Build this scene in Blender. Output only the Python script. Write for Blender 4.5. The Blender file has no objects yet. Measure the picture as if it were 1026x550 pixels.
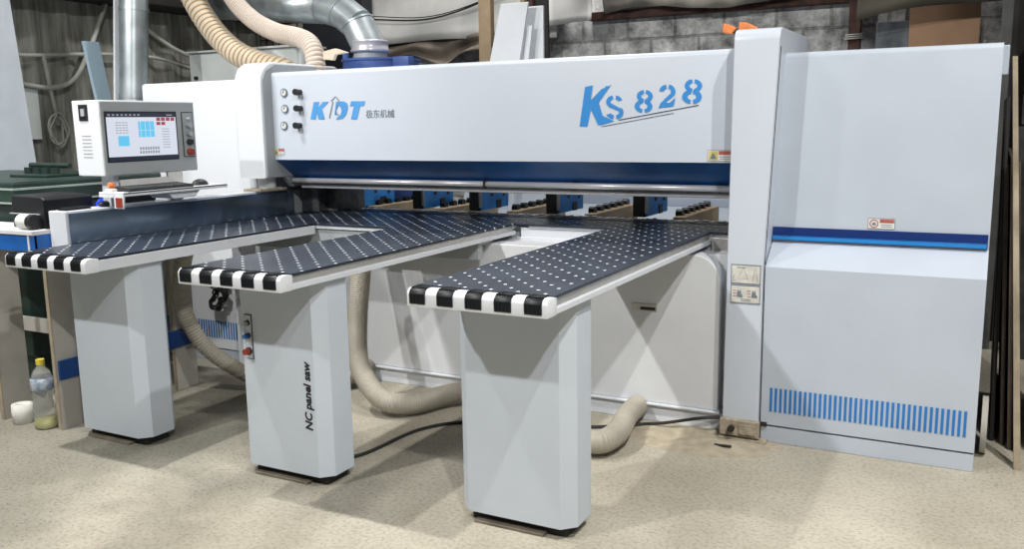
import bpy, bmesh, math, random
from mathutils import Vector, Matrix
random.seed(7)
S = bpy.context.scene
COL = S.collection
PI = math.pi

# ------------------------------------------------------------------ materials
def new_mat(name):
    m = bpy.data.materials.new(name); m.use_nodes = True
    nt = m.node_tree; b = nt.nodes['Principled BSDF']
    return m, nt, b

def mat(name, col, rough=0.5, metal=0.0, var=0.06, scale=6.0, bump=0.0, bscale=80.0, col2=None, spec=None, coat=0.0):
    """paint-like procedural material: noise variation between two tones + optional bump"""
    m, nt, b = new_mat(name)
    n = nt.nodes; l = nt.links
    tc = n.new('ShaderNodeTexCoord')
    no = n.new('ShaderNodeTexNoise'); no.inputs['Scale'].default_value = scale; no.inputs['Detail'].default_value = 6
    l.new(tc.outputs['Object'], no.inputs['Vector'])
    r = n.new('ShaderNodeValToRGB')
    c2 = col2 if col2 else tuple(c*(1-var*2.2) for c in col)
    r.color_ramp.elements[0].position = 0.35; r.color_ramp.elements[1].position = 0.65
    r.color_ramp.elements[0].color = (*c2, 1); r.color_ramp.elements[1].color = (*col, 1)
    l.new(no.outputs['Fac'], r.inputs['Fac']); l.new(r.outputs['Color'], b.inputs['Base Color'])
    b.inputs['Roughness'].default_value = rough; b.inputs['Metallic'].default_value = metal
    if spec is not None: b.inputs['Specular IOR Level'].default_value = spec
    if coat: b.inputs['Coat Weight'].default_value = coat
    if bump:
        nb = n.new('ShaderNodeTexNoise'); nb.inputs['Scale'].default_value = bscale; nb.inputs['Detail'].default_value = 4
        l.new(tc.outputs['Object'], nb.inputs['Vector'])
        bp = n.new('ShaderNodeBump'); bp.inputs['Strength'].default_value = bump; bp.inputs['Distance'].default_value = 0.01
        l.new(nb.outputs['Fac'], bp.inputs['Height']); l.new(bp.outputs['Normal'], b.inputs['Normal'])
    return m

def emis(name, col, st):
    m, nt, b = new_mat(name)
    b.inputs['Base Color'].default_value = (0.01, 0.01, 0.01, 1)
    b.inputs['Emission Color'].default_value = (*col, 1); b.inputs['Emission Strength'].default_value = st
    b.inputs['Roughness'].default_value = 0.2
    return m

M = {}
M['white'] = mat('white_paint', (0.62, 0.65, 0.70), 0.42, var=0.015, scale=2.5)
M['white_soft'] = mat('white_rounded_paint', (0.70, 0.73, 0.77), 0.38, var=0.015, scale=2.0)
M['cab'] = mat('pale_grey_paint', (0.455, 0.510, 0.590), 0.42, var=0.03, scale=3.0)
M['standp'] = mat('stand_paint', (0.52, 0.575, 0.645), 0.42, var=0.02, scale=3.0)
M['beamw'] = mat('beam_white_paint', (0.535, 0.585, 0.665), 0.35, var=0.012, scale=2.0)
M['greyp'] = mat('grey_paint', (0.36, 0.39, 0.41), 0.45, var=0.03)
M['bodyp'] = mat('body_paint', (0.66, 0.68, 0.71), 0.5, var=0.04, scale=3)
M['alu'] = mat('aluminium', (0.50, 0.49, 0.47), 0.38, 0.6, var=0.05, scale=20)
M['steel'] = mat('polished_steel_tube', (0.62, 0.62, 0.66), 0.3, 0.35, var=0.03, scale=15)
M['railgrey'] = mat('brushed_rail', (0.52, 0.53, 0.56), 0.4, 0.5, var=0.05, scale=20)
M['navy'] = mat('navy_paint', (0.010, 0.10, 0.33), 0.42, var=0.12, scale=7)
M['fence'] = mat('fence_face_blue_steel', (0.36, 0.46, 0.58), 0.13, 0.92, var=0.05, scale=5)
M['blue'] = mat('bright_blue_paint', (0.008, 0.11, 0.42), 0.38, var=0.08, scale=9)
M['blue_dk'] = mat('dark_blue_paint', (0.008, 0.06, 0.24), 0.4, var=0.1)
M['clampblue'] = mat('clamp_blue_paint', (0.02, 0.34, 0.95), 0.45, var=0.12, scale=14)
M['trimblue'] = mat('trim_blue', (0.002, 0.025, 0.15), 0.35, var=0.04)
M['trimblue2'] = mat('trim_light_blue', (0.014, 0.22, 0.60), 0.35, var=0.04)
M['ventblue'] = mat('vent_blue', (0.015, 0.17, 0.50), 0.5, var=0.05)
M['logo'] = mat('logo_blue', (0.030, 0.24, 0.62), 0.45, var=0.03)
M['logo2'] = mat('logo_pale_blue', (0.075, 0.31, 0.68), 0.45, var=0.05)
M['logogrey'] = mat('logo_grey', (0.16, 0.20, 0.24), 0.5)
M['ink'] = mat('black_ink', (0.012, 0.012, 0.015), 0.55)
M['inkblue'] = mat('dark_blue_ink', (0.02, 0.04, 0.10), 0.55)
M['black'] = mat('black_plastic', (0.014, 0.015, 0.018), 0.42, var=0.1)
M['rubber'] = mat('black_rubber', (0.008, 0.010, 0.013), 0.38, var=0.1, spec=0.3)
M['dark'] = mat('dark_iron', (0.02, 0.018, 0.016), 0.7, var=0.15, scale=10)
M['sawdark'] = mat('dusty_black_steel', (0.045, 0.055, 0.07), 0.4, 0.2, var=0.3, scale=25, col2=(0.12, 0.12, 0.115))
M['hose'] = mat('grey_hose', (0.40, 0.37, 0.31), 0.55, var=0.10, scale=5)
M['cream'] = mat('cream_hose', (0.66, 0.57, 0.44), 0.6, var=0.08, scale=6)
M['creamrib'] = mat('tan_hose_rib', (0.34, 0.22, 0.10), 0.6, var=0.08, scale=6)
M['pinkhose'] = mat('pale_pink_hose', (0.66, 0.58, 0.51), 0.6, var=0.06, scale=6)
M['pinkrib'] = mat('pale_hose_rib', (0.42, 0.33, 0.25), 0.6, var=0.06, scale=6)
M['galv'] = mat('galvanised_sheet', (0.52, 0.58, 0.61), 0.36, 0.6, var=0.18, scale=5)
M['colblue'] = mat('collector_blue', (0.05, 0.11, 0.36), 0.5, var=0.12)
M['red'] = mat('red_plastic', (0.28, 0.035, 0.02), 0.4)
M['redlbl'] = mat('label_red', (0.42, 0.10, 0.08), 0.5)
M['cream_lbl'] = mat('label_cream', (0.62, 0.61, 0.56), 0.6, var=0.12, scale=20)
M['white_lbl'] = mat('label_white', (0.72, 0.72, 0.70), 0.5)
M['yellow'] = mat('label_yellow', (0.62, 0.52, 0.16), 0.5)
M['orange'] = mat('orange_plastic', (0.80, 0.25, 0.07), 0.45, var=0.12, scale=15)
M['wood'] = mat('raw_wood', (0.42, 0.31, 0.19), 0.75, var=0.15, scale=5, bump=0.2)
M['woodpale'] = mat('pale_wood_edge', (0.38, 0.32, 0.235), 0.75, var=0.15, scale=8, bump=0.2)
M['tan'] = mat('tan_plywood', (0.40, 0.24, 0.14), 0.7, var=0.12, scale=3)
M['brown'] = mat('brown_board', (0.085, 0.060, 0.045), 0.7, var=0.25, scale=7)
M['rust'] = mat('rusty_steel', (0.09, 0.04, 0.03), 0.8, var=0.3, scale=12, bump=0.3)
M['benchgrey'] = mat('bench_panel_grey', (0.48, 0.46, 0.42), 0.65, var=0.1, scale=4)
M['benchwhite'] = mat('bench_top_white', (0.68, 0.69, 0.70), 0.5)
M['green'] = mat('dark_green_paint', (0.018, 0.045, 0.035), 0.42, var=0.25, scale=4)
M['greenline'] = mat('worn_green_edge', (0.34, 0.42, 0.38), 0.45, 0.3)
M['sheetgrey'] = mat('pale_grey_board', (0.64, 0.70, 0.77), 0.5, var=0.04)
M['sheetwhite'] = mat('white_board', (0.80, 0.84, 0.88), 0.5, var=0.02)
M['sheetblue'] = mat('pale_blue_board', (0.46, 0.62, 0.74), 0.5, var=0.04)
M['elec'] = mat('electric_box_paint', (0.66, 0.70, 0.69), 0.5, var=0.06, scale=4)
M['pipe'] = mat('grey_conduit', (0.52, 0.53, 0.48), 0.6, var=0.12)
M['tarp'] = mat('grey_tarpaulin', (0.60, 0.60, 0.58), 0.65, var=0.12, scale=2, bump=0.3, bscale=5)
M['tarpbrown'] = mat('brown_sacking', (0.24, 0.20, 0.16), 0.85, var=0.3, scale=3, bump=0.6, bscale=8)
M['cloth'] = mat('dark_awning', (0.085, 0.075, 0.055), 0.8, var=0.2, scale=3)
M['cable'] = mat('black_cable', (0.010, 0.010, 0.010), 0.5)
M['tissue'] = mat('tissue_white', (0.72, 0.71, 0.68), 0.9, bump=0.3, bscale=30)
M['capyellow'] = mat('yellow_cap', (0.68, 0.56, 0.06), 0.4)
M['bluelamp'] = emis('blue_indicator', (0.01, 0.05, 1.0), 1.6)
M['scrwhite'] = emis('screen_white', (0.66, 0.70, 0.80), 1.0)
M['scrdark'] = emis('screen_dark', (0.01, 0.012, 0.03), 1.0)
M['scrcyan'] = emis('screen_cyan', (0.12, 0.55, 0.85), 1.0)
M['scrred'] = emis('screen_red', (0.35, 0.04, 0.06), 1.0)
M['scrgrey'] = emis('screen_grey', (0.25, 0.26, 0.30), 1.0)
M['knob'] = mat('steel_knob', (0.45, 0.48, 0.50), 0.3, 0.8)
M['footplate'] = mat('dull_brown_plate', (0.20, 0.17, 0.13), 0.85, var=0.2, scale=12)
M['dust'] = mat('dusty_plate', (0.44, 0.38, 0.29), 0.9, var=0.2, scale=30, bump=0.3)

def glass_mat(name, col):
    m, nt, b = new_mat(name)
    b.inputs['Base Color'].default_value = (*col, 1); b.inputs['Roughness'].default_value = 0.08
    b.inputs['Transmission Weight'].default_value = 0.85; b.inputs['IOR'].default_value = 1.25
    return m
M['bottle'] = glass_mat('clear_bottle_plastic', (0.86, 0.88, 0.86))

# dotted air-float table top: staggered grid of pale air valves on navy-black laminate
def dotted():
    m, nt, b = new_mat('dotted_black_table'); n = nt.nodes; l = nt.links
    tc = n.new('ShaderNodeTexCoord'); sp = n.new('ShaderNodeSeparateXYZ'); l.new(tc.outputs['Object'], sp.inputs[0])
    def mth(op, a, bb=None):
        q = n.new('ShaderNodeMath'); q.operation = op
        for i, v in enumerate((a, bb)):
            if v is None: continue
            if hasattr(v, 'links'): l.new(v, q.inputs[i])
            else: q.inputs[i].default_value = v
        return q.outputs[0]
    P_ = 0.052
    def cell(shx, shy):
        fx = mth('SUBTRACT', mth('FRACT', mth('ADD', mth('DIVIDE', sp.outputs[0], 2*P_), 40+shx)), 0.5)
        fy = mth('SUBTRACT', mth('FRACT', mth('ADD', mth('DIVIDE', sp.outputs[1], 2*P_), 40+shy)), 0.5)
        d2 = mth('ADD', mth('MULTIPLY', fx, fx), mth('MULTIPLY', fy, fy))
        return mth('LESS_THAN', d2, (0.0068/(2*P_))**2)
    s = mth('ADD', cell(0.15, 0.1), cell(0.65, 0.6))
    mx = n.new('ShaderNodeMix'); mx.data_type = 'RGBA'
    l.new(s, mx.inputs[0])
    no = n.new('ShaderNodeTexNoise'); no.inputs['Scale'].default_value = 4; no.inputs['Detail'].default_value = 8
    l.new(tc.outputs['Object'], no.inputs['Vector'])
    rp = n.new('ShaderNodeValToRGB'); rp.color_ramp.elements[0].color = (0.010, 0.015, 0.026, 1); rp.color_ramp.elements[1].color = (0.024, 0.033, 0.052, 1)
    rp.color_ramp.elements[0].position = 0.35; rp.color_ramp.elements[1].position = 0.7
    l.new(no.outputs['Fac'], rp.inputs['Fac'])
    l.new(rp.outputs['Color'], mx.inputs[6]); mx.inputs[7].default_value = (0.80, 0.86, 0.92, 1)
    l.new(mx.outputs[2], b.inputs['Base Color'])
    b.inputs['Roughness'].default_value = 0.36; b.inputs['Specular IOR Level'].default_value = 0.35
    return m
M['table'] = dotted()

def floor_mat():
    m, nt, b = new_mat('concrete_floor'); n = nt.nodes; l = nt.links
    tc = n.new('ShaderNodeTexCoord')
    def noise(s, d=6, r=0.55):
        q = n.new('ShaderNodeTexNoise'); q.inputs['Scale'].default_value = s; q.inputs['Detail'].default_value = d; q.inputs['Roughness'].default_value = r
        l.new(tc.outputs['Object'], q.inputs['Vector']); return q.outputs['Fac']
    def ramp(f, a, bq, pa, pb):
        q = n.new('ShaderNodeValToRGB'); q.color_ramp.elements[0].color = (*a, 1); q.color_ramp.elements[1].color = (*bq, 1)
        q.color_ramp.elements[0].position = pa; q.color_ramp.elements[1].position = pb; l.new(f, q.inputs['Fac']); return q.outputs['Color']
    def mix(t, f, a, bq):
        q = n.new('ShaderNodeMix'); q.data_type = 'RGBA'; q.blend_type = t
        if hasattr(f, 'links'): l.new(f, q.inputs[0])
        else: q.inputs[0].default_value = f
        l.new(a, q.inputs[6]); l.new(bq, q.inputs[7]); return q.outputs[2]
    base = ramp(noise(1.6), (0.345, 0.318, 0.255), (0.455, 0.425, 0.352), 0.35, 0.65)
    fine = ramp(noise(60, 3, 0.7), (0.72, 0.70, 0.68), (1.0, 1.0, 1.0), 0.34, 0.52)
    c = mix('MULTIPLY', 1.0, base, fine)
    # dark aggregate stones showing through
    v = n.new('ShaderNodeTexVoronoi'); v.inputs['Scale'].default_value = 58; l.new(tc.outputs['Object'], v.inputs['Vector'])
    st = ramp(v.outputs['Distance'], (1, 1, 1), (0, 0, 0), 0.20, 0.30)
    sel = n.new('ShaderNodeSeparateColor'); l.new(v.outputs['Color'], sel.inputs[0])
    gt = n.new('ShaderNodeMath'); gt.operation = 'GREATER_THAN'; gt.inputs[1].default_value = 0.5; l.new(sel.outputs[0], gt.inputs[0])
    sx = n.new('ShaderNodeSeparateXYZ'); l.new(tc.outputs['Object'], sx.inputs[0])
    def M1(op, a, bq):
        q = n.new('ShaderNodeMath'); q.operation = op; q.use_clamp = False
        for i, v in enumerate((a, bq)):
            if hasattr(v, 'links'): l.new(v, q.inputs[i])
            else: q.inputs[i].default_value = v
        return q.outputs[0]
    # bare aggregate shows most in the walked area at the front left, dust covers the rest; mask also darkens the overlit front left
    lin = M1('MULTIPLY', M1('ADD', M1('ADD', sx.outputs[0], M1('MULTIPLY', sx.outputs[1], 0.6)), 0.9), -0.14)
    wear_dim = M1('ADD', noise(1.1, 4), lin)
    patch = ramp(wear_dim, (0.25, 0.25, 0.25), (1, 1, 1), 0.42, 0.60)
    m1 = n.new('ShaderNodeMath'); m1.operation = 'MULTIPLY'; l.new(st, m1.inputs[0]); l.new(gt.outputs[0], m1.inputs[1])
    m2 = n.new('ShaderNodeMath'); m2.operation = 'MULTIPLY'; l.new(m1.outputs[0], m2.inputs[0]); l.new(patch, m2.inputs[1])
    m3 = n.new('ShaderNodeMath'); m3.operation = 'MULTIPLY'; l.new(m2.outputs[0], m3.inputs[0]); m3.inputs[1].default_value = 0.75
    dk = n.new('ShaderNodeRGB'); dk.outputs[0].default_value = (0.08, 0.075, 0.068, 1)
    worn_dim = ramp(wear_dim, (1, 1, 1), (0.60, 0.62, 0.62), 0.40, 0.60)  # worn tone taken darker to offset strong lamp light
    c = mix('MULTIPLY', 1.0, c, worn_dim)
    c = mix('MIX', m3.outputs[0], c, dk.outputs[0])
    l.new(c, b.inputs['Base Color']); b.inputs['Roughness'].default_value = 0.8
    bp = n.new('ShaderNodeBump'); bp.inputs['Strength'].default_value = 0.45; bp.inputs['Distance'].default_value = 0.006
    l.new(noise(45, 5, 0.7), bp.inputs['Height']); l.new(bp.outputs['Normal'], b.inputs['Normal'])
    return m
M['floor'] = floor_mat()

def block_mat():
    m, nt, b = new_mat('concrete_block_wall'); n = nt.nodes; l = nt.links
    tc = n.new('ShaderNodeTexCoord'); mp = n.new('ShaderNodeMapping'); mp.inputs['Rotation'].default_value = (PI/2, 0, 0)
    l.new(tc.outputs['Object'], mp.inputs['Vector'])
    no = n.new('ShaderNodeTexNoise'); no.inputs['Scale'].default_value = 4.5; no.inputs['Detail'].default_value = 12; no.inputs['Roughness'].default_value = 0.75
    l.new(tc.outputs['Object'], no.inputs['Vector'])
    ad = n.new('ShaderNodeVectorMath'); ad.operation = 'MULTIPLY_ADD'
    l.new(no.outputs['Color'], ad.inputs[0]); ad.inputs[1].default_value = (0.03, 0.03, 0.03); l.new(mp.outputs[0], ad.inputs[2])
    br = n.new('ShaderNodeTexBrick'); l.new(ad.outputs[0], br.inputs['Vector'])
    br.inputs['Scale'].default_value = 1.0; br.inputs['Brick Width'].default_value = 0.42; br.inputs['Row Height'].default_value = 0.2
    br.inputs['Mortar Size'].default_value = 0.012; br.inputs['Mortar Smooth'].default_value = 0.3
    br.inputs['Color1'].default_value = (0.27, 0.275, 0.28, 1); br.inputs['Color2'].default_value = (0.40, 0.40, 0.40, 1); br.inputs['Mortar'].default_value = (0.22, 0.215, 0.205, 1)
    r = n.new('ShaderNodeValToRGB'); r.color_ramp.elements[0].position = 0.38; r.color_ramp.elements[1].position = 0.60
    r.color_ramp.elements[0].color = (0.38, 0.38, 0.39, 1); r.color_ramp.elements[1].color = (1.9, 1.9, 1.86, 1)
    l.new(no.outputs['Fac'], r.inputs['Fac'])
    mx = n.new('ShaderNodeMix'); mx.data_type = 'RGBA'; mx.blend_type = 'MULTIPLY'; mx.inputs[0].default_value = 1
    l.new(br.outputs['Color'], mx.inputs[6]); l.new(r.outputs['Color'], mx.inputs[7]); l.new(mx.outputs[2], b.inputs['Base Color'])
    b.inputs['Roughness'].default_value = 0.9
    bp = n.new('ShaderNodeBump'); bp.inputs['Strength'].default_value = 0.8; bp.inputs['Distance'].default_value = 0.02
    sub = n.new('ShaderNodeMath'); sub.operation = 'SUBTRACT'; l.new(no.outputs['Fac'], sub.inputs[0]); l.new(br.outputs['Fac'], sub.inputs[1])
    l.new(sub.outputs[0], bp.inputs['Height']); l.new(bp.outputs['Normal'], b.inputs['Normal'])
    return m
M['block'] = block_mat()

def corr_mat():
    m, nt, b = new_mat('weathered_corrugated_sheet'); n = nt.nodes; l = nt.links
    tc = n.new('ShaderNodeTexCoord'); mp = n.new('ShaderNodeMapping'); mp.inputs['Scale'].default_value = (1, 9, 0.8); l.new(tc.outputs['Object'], mp.inputs['Vector'])
    no = n.new('ShaderNodeTexNoise'); no.inputs['Scale'].default_value = 1.6; no.inputs['Detail'].default_value = 9; no.inputs['Roughness'].default_value = 0.65
    l.new(mp.outputs[0], no.inputs['Vector'])
    r = n.new('ShaderNodeValToRGB'); r.color_ramp.elements[0].position = 0.32; r.color_ramp.elements[1].position = 0.7
    r.color_ramp.elements[0].color = (0.10, 0.098, 0.085, 1); r.color_ramp.elements[1].color = (0.44, 0.44, 0.40, 1)
    l.new(no.outputs['Fac'], r.inputs['Fac']); l.new(r.outputs['Color'], b.inputs['Base Color']); b.inputs['Roughness'].default_value = 0.8
    return m
M['corr'] = corr_mat()

# ------------------------------------------------------------------ mesh helpers
def nb(): return bmesh.new()

def box(bm, x0, x1, y0, y1, z0, z1, bev=0.0, seg=2, mi=0, rot=None, piv=None):
    r = bmesh.ops.create_cube(bm, size=1.0); vs = r['verts']
    for v in vs:
        v.co = Vector(((x0+x1)/2 + v.co.x*(x1-x0), (y0+y1)/2 + v.co.y*(y1-y0), (z0+z1)/2 + v.co.z*(z1-z0)))
    fs = {f for v in vs for f in v.link_faces}
    for f in fs: f.material_index = mi
    if rot is not None:
        p = Vector(piv) if piv else Vector(((x0+x1)/2, (y0+y1)/2, (z0+z1)/2))
        bmesh.ops.rotate(bm, verts=vs, cent=p, matrix=rot)
    if bev > 0:
        es = list({e for v in vs for e in v.link_edges})
        bmesh.ops.bevel(bm, geom=es, offset=bev, segments=seg, affect='EDGES', profile=0.5)
    return bm

def prism(bm, pts, axis, a0, a1, bev=0.0, seg=2, mi=0):
    """extrude a 2-D polygon along an axis.  axis 'X': pts=(y,z); 'Y': pts=(x,z); 'Z': pts=(x,y)"""
    def P(p, a):
        return Vector((a, p[0], p[1])) if axis == 'X' else Vector((p[0], a, p[1])) if axis == 'Y' else Vector((p[0], p[1], a))
    v0 = [bm.verts.new(P(p, a0)) for p in pts]; v1 = [bm.verts.new(P(p, a1)) for p in pts]
    fs = [bm.faces.new(v0), bm.faces.new(list(reversed(v1)))]
    k = len(pts)
    for i in range(k):
        fs.append(bm.faces.new((v0[i], v1[i], v1[(i+1) % k], v0[(i+1) % k])))
    for f in fs: f.material_index = mi
    bmesh.ops.recalc_face_normals(bm, faces=fs)
    if bev > 0:
        es = list({e for f in fs for e in f.edges})
        bmesh.ops.bevel(bm, geom=es, offset=bev, segments=seg, affect='EDGES', profile=0.5)
    return bm

def cyl(bm, p0, p1, r0, r1=None, n=20, mi=0):
    p0, p1 = Vector(p0), Vector(p1); d = p1-p0
    r1 = r0 if r1 is None else r1
    q = d.to_track_quat('Z', 'Y').to_matrix().to_4x4(); q.translation = (p0+p1)/2
    r = bmesh.ops.create_cone(bm, cap_ends=True, segments=n, radius1=r0, radius2=r1, depth=d.length, matrix=q)
    for v in r['verts']:
        for f in v.link_faces: f.material_index = mi
    return bm

def catmull(pts, k=10):
    pts = [Vector(p) for p in pts]; out = []
    P = [pts[0]*2-pts[1]] + pts + [pts[-1]*2-pts[-2]]
    for i in range(1, len(P)-2):
        for j in range(k):
            t = j/k; a, b_, c, d = P[i-1], P[i], P[i+1], P[i+2]
            out.append(0.5*((2*b_) + (c-a)*t + (2*a-5*b_+4*c-d)*t*t + (-a+3*b_-3*c+d)*t**3))
    out.append(pts[-1]); return out

def tube(bm, path, r, n=14, mi=0, caps=True, rib=None, ribmi=None):
    """sweep a circle along a path; rib=(amplitude, period) gives corrugation"""
    path = [Vector(p) for p in path]
    if rib:
        dense = []; 
        L = [0]
        for a, b_ in zip(path, path[1:]): L.append(L[-1]+(b_-a).length)
        step = rib[1]/6; cnt = int(L[-1]/step); j = 0
        for i in range(cnt+1):
            s = min(i*step, L[-1]-1e-6)
            while L[j+1] < s: j += 1
            dense.append(path[j].lerp(path[j+1], (s-L[j])/(L[j+1]-L[j])))
        path = dense
    rings = []; up = Vector((0, 0, 1)); prev = None
    for i, p in enumerate(path):
        t = (path[min(i+1, len(path)-1)]-path[max(i-1, 0)]).normalized()
        if prev is None:
            u = t.cross(up if abs(t.z) < 0.95 else Vector((1, 0, 0))).normalized()
        else:
            u = (prev - t*prev.dot(t)).normalized()
        prev = u; w = t.cross(u)
        rr = r
        if rib: rr = r + rib[0]*(0.5+0.5*math.cos(2*PI*i/6))
        rings.append([bm.verts.new(p + (u*math.cos(2*PI*k/n)+w*math.sin(2*PI*k/n))*rr) for k in range(n)])
    for i in range(len(rings)-1):
        for k in range(n):
            f = bm.faces.new((rings[i][k], rings[i][(k+1) % n], rings[i+1][(k+1) % n], rings[i+1][k])); f.smooth = True
            f.material_index = (ribmi if (ribmi is not None and i % 6 in (2, 3)) else mi)
    if caps:
        bm.faces.new(list(reversed(rings[0]))).material_index = mi; bm.faces.new(rings[-1]).material_index = mi
    return bm

def lathe(bm, prof, c=(0, 0, 0), n=28, mi=0):
    rings = []
    for r, z in prof:
        rings.append([bm.verts.new((c[0]+max(r, 1e-4)*math.cos(2*PI*k/n), c[1]+max(r, 1e-4)*math.sin(2*PI*k/n), c[2]+z)) for k in range(n)])
    for i in range(len(rings)-1):
        for k in range(n):
            f = bm.faces.new((rings[i][k], rings[i][(k+1) % n], rings[i+1][(k+1) % n], rings[i+1][k])); f.smooth = True; f.material_index = mi
    bmesh.ops.recalc_face_normals(bm, faces=bm.faces)
    return bm

def obj(name, bm, mats, parent=None, smooth=False, label=None):
    me = bpy.data.meshes.new(name); bm.to_mesh(me); bm.free()
    if not isinstance(mats, (list, tuple)): mats = [mats]
    for m_ in mats: me.materials.append(m_)
    if smooth:
        for p in me.polygons: p.use_smooth = True
        me.set_sharp_from_angle(angle=math.radians(35))
    o = bpy.data.objects.new(name, me); COL.objects.link(o)
    if parent: o.parent = parent; o.matrix_parent_inverse = inv(parent)
    if label: o['label'] = label
    return o

def inv(p):
    # things are empties that hold a translation; parts and sub-parts sit at the world origin
    return Matrix.Translation(-p.location) if p.type == 'EMPTY' else Matrix.Identity(4)

def thing(name, label, cat, loc=(0, 0, 0), group=None):
    o = bpy.data.objects.new(name, None); o.empty_display_size = 0.1; o.location = loc; COL.objects.link(o)
    o['label'] = label; o['category'] = cat
    if group: o['group'] = group
    return o

def tag(o, label, cat, group=None):
    o['label'] = label; o['category'] = cat
    if group: o['group'] = group
    return o

def struct(name, bm, m, smooth=False):
    o = obj(name, bm, m, None, smooth); o['kind'] = 'structure'; return o

def text_bm(txt, size, place, bold=0.0, shear=0.0, depth=0.0006, align='LEFT'):
    cu = bpy.data.curves.new('lettering', 'FONT'); cu.body = txt; cu.size = size; cu.offset = bold; cu.shear = shear
    cu.extrude = depth; cu.align_x = align; cu.resolution_u = 3
    o = bpy.data.objects.new('lettering', cu); COL.objects.link(o)
    bpy.context.view_layer.update()
    me = bpy.data.meshes.new_from_object(o.evaluated_get(bpy.context.evaluated_depsgraph_get()))
    bm = nb(); bm.from_mesh(me); bm.transform(place)
    bpy.data.objects.remove(o); bpy.data.curves.remove(cu); bpy.data.meshes.remove(me)
    return bm

def merge(bm, other):
    me = bpy.data.meshes.new('t'); other.to_mesh(me); other.free(); bm.from_mesh(me); bpy.data.meshes.remove(me); return bm

def ribbon(bm, pts, w, put, closed=False, thick=0.0012, mi=0):
    """thick stroke along 2-D points, put(u,v,d) gives world pos"""
    pts = [Vector((p[0], p[1])) for p in pts]; k = len(pts); L = []; R = []
    for i, p in enumerate(pts):
        a = pts[(i-1) % k] if (closed or i > 0) else p; b_ = pts[(i+1) % k] if (closed or i < k-1) else p
        t = (b_-a).normalized(); nrm = Vector((-t.y, t.x))
        L.append(p+nrm*w/2); R.append(p-nrm*w/2)
    rng = range(k if closed else k-1)
    vs = [[bm.verts.new(put(q.x, q.y, thick)) for q in L], [bm.verts.new(put(q.x, q.y, thick)) for q in R]]
    for i in rng:
        j = (i+1) % k
        f = bm.faces.new((vs[0][i], vs[0][j], vs[1][j], vs[1][i])); f.material_index = mi; f.normal_update()
        if f.normal.dot(put(0, 0, 1.0)-put(0, 0, 0.0)) < 0: f.normal_flip()
    return bm

LAYER = [0]
def poly(bm, pts, put, d0=0.0, d1=0.0012, mi=0):
    LAYER[0] = (LAYER[0]+1) % 12; d1 += LAYER[0]*0.00012   # each stroke a hair thicker than the last, so overlaps stay clean
    from mathutils.geometry import tessellate_polygon
    v0 = [bm.verts.new(put(p[0], p[1], d1)) for p in pts]
    nrm = (put(0, 0, 1.0)-put(0, 0, 0.0))
    for t in tessellate_polygon([[Vector((p[0], p[1], 0)) for p in pts]]):
        f = bm.faces.new([v0[i] for i in t]); f.material_index = mi; f.normal_update()
        if f.normal.dot(nrm) < 0: f.normal_flip()
    return bm

# ------------------------------------------------------------------ camera
CF, CX, CY, CZ, YAW, PIT, ROL = 900.2223, 1.78921, -2.5510, 1.52342, 0.489898, -0.1674395, -0.0157488
cam = bpy.data.cameras.new('camera'); co = bpy.data.objects.new('camera', cam); COL.objects.link(co)
fwd = Vector((-math.sin(YAW)*math.cos(PIT), math.cos(YAW)*math.cos(PIT), math.sin(PIT)))
right = Vector((math.cos(YAW), math.sin(YAW), 0)); up = right.cross(fwd)
r2 = right*math.cos(ROL)+up*math.sin(ROL); u2 = -right*math.sin(ROL)+up*math.cos(ROL)
mw = Matrix((( r2.x, u2.x, -fwd.x, CX), (r2.y, u2.y, -fwd.y, CY), (r2.z, u2.z, -fwd.z, CZ), (0, 0, 0, 1)))
co.matrix_world = mw
cam.sensor_fit = 'HORIZONTAL'; cam.sensor_width = 36; cam.lens = CF/1026*36; cam.clip_end = 60; cam.clip_start = 0.05
S.camera = co

# ------------------------------------------------------------------ setting
bm = nb(); box(bm, -5.3, 4.0, -6.0, 5.3, -0.12, 0.0); struct('floor', bm, M['floor'])

bm = nb()      # corrugated sheets on the left wall
n_ = 720; y0, y1 = -1.5, 5.0; rows = []
for i in range(n_+1):
    y = y0+(y1-y0)*i/n_; ph = (y % 0.27)/0.27
    x = -5.0+0.03*(0.5+0.5*math.cos(2*PI*ph))**2 + (0.006 if int(y/0.81) % 2 else 0.0)
    rows.append((bm.verts.new((x, y, 0)), bm.verts.new((x, y, 3.4))))
for a, b_ in zip(rows, rows[1:]): bm.faces.new((a[0], b_[0], b_[1], a[1])).smooth = True
box(bm, -5.12, -5.03, y0, y1, 0, 3.4)
struct('wall_left', bm, M['corr'])
bm = nb(); box(bm, -5.2, 4.0, 5.0, 5.2, 0, 3.6); struct('wall_back', bm, M['block'])
bm = nb(); box(bm, -5.0, -4.6, -1.5, 5.0, 2.56, 2.85, 0.01); struct('trim_1', bm, M['dark'])
bm = nb(); box(bm, -1.40, 1.05, 4.90, 4.99, 2.385, 2.455, 0.01); struct('trim_2', bm, M['rust'])

# ------------------------------------------------------------------ the saw
saw = thing('panel_saw', 'long white and blue beam saw, its bridge spanning between two columns', 'machine', (-0.2, 2.0, 0))

def put_beam(dy=0.0):
    return lambda x, z, d=0.0: Vector((x, 1.75-0.0008-d+dy, z))

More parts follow.
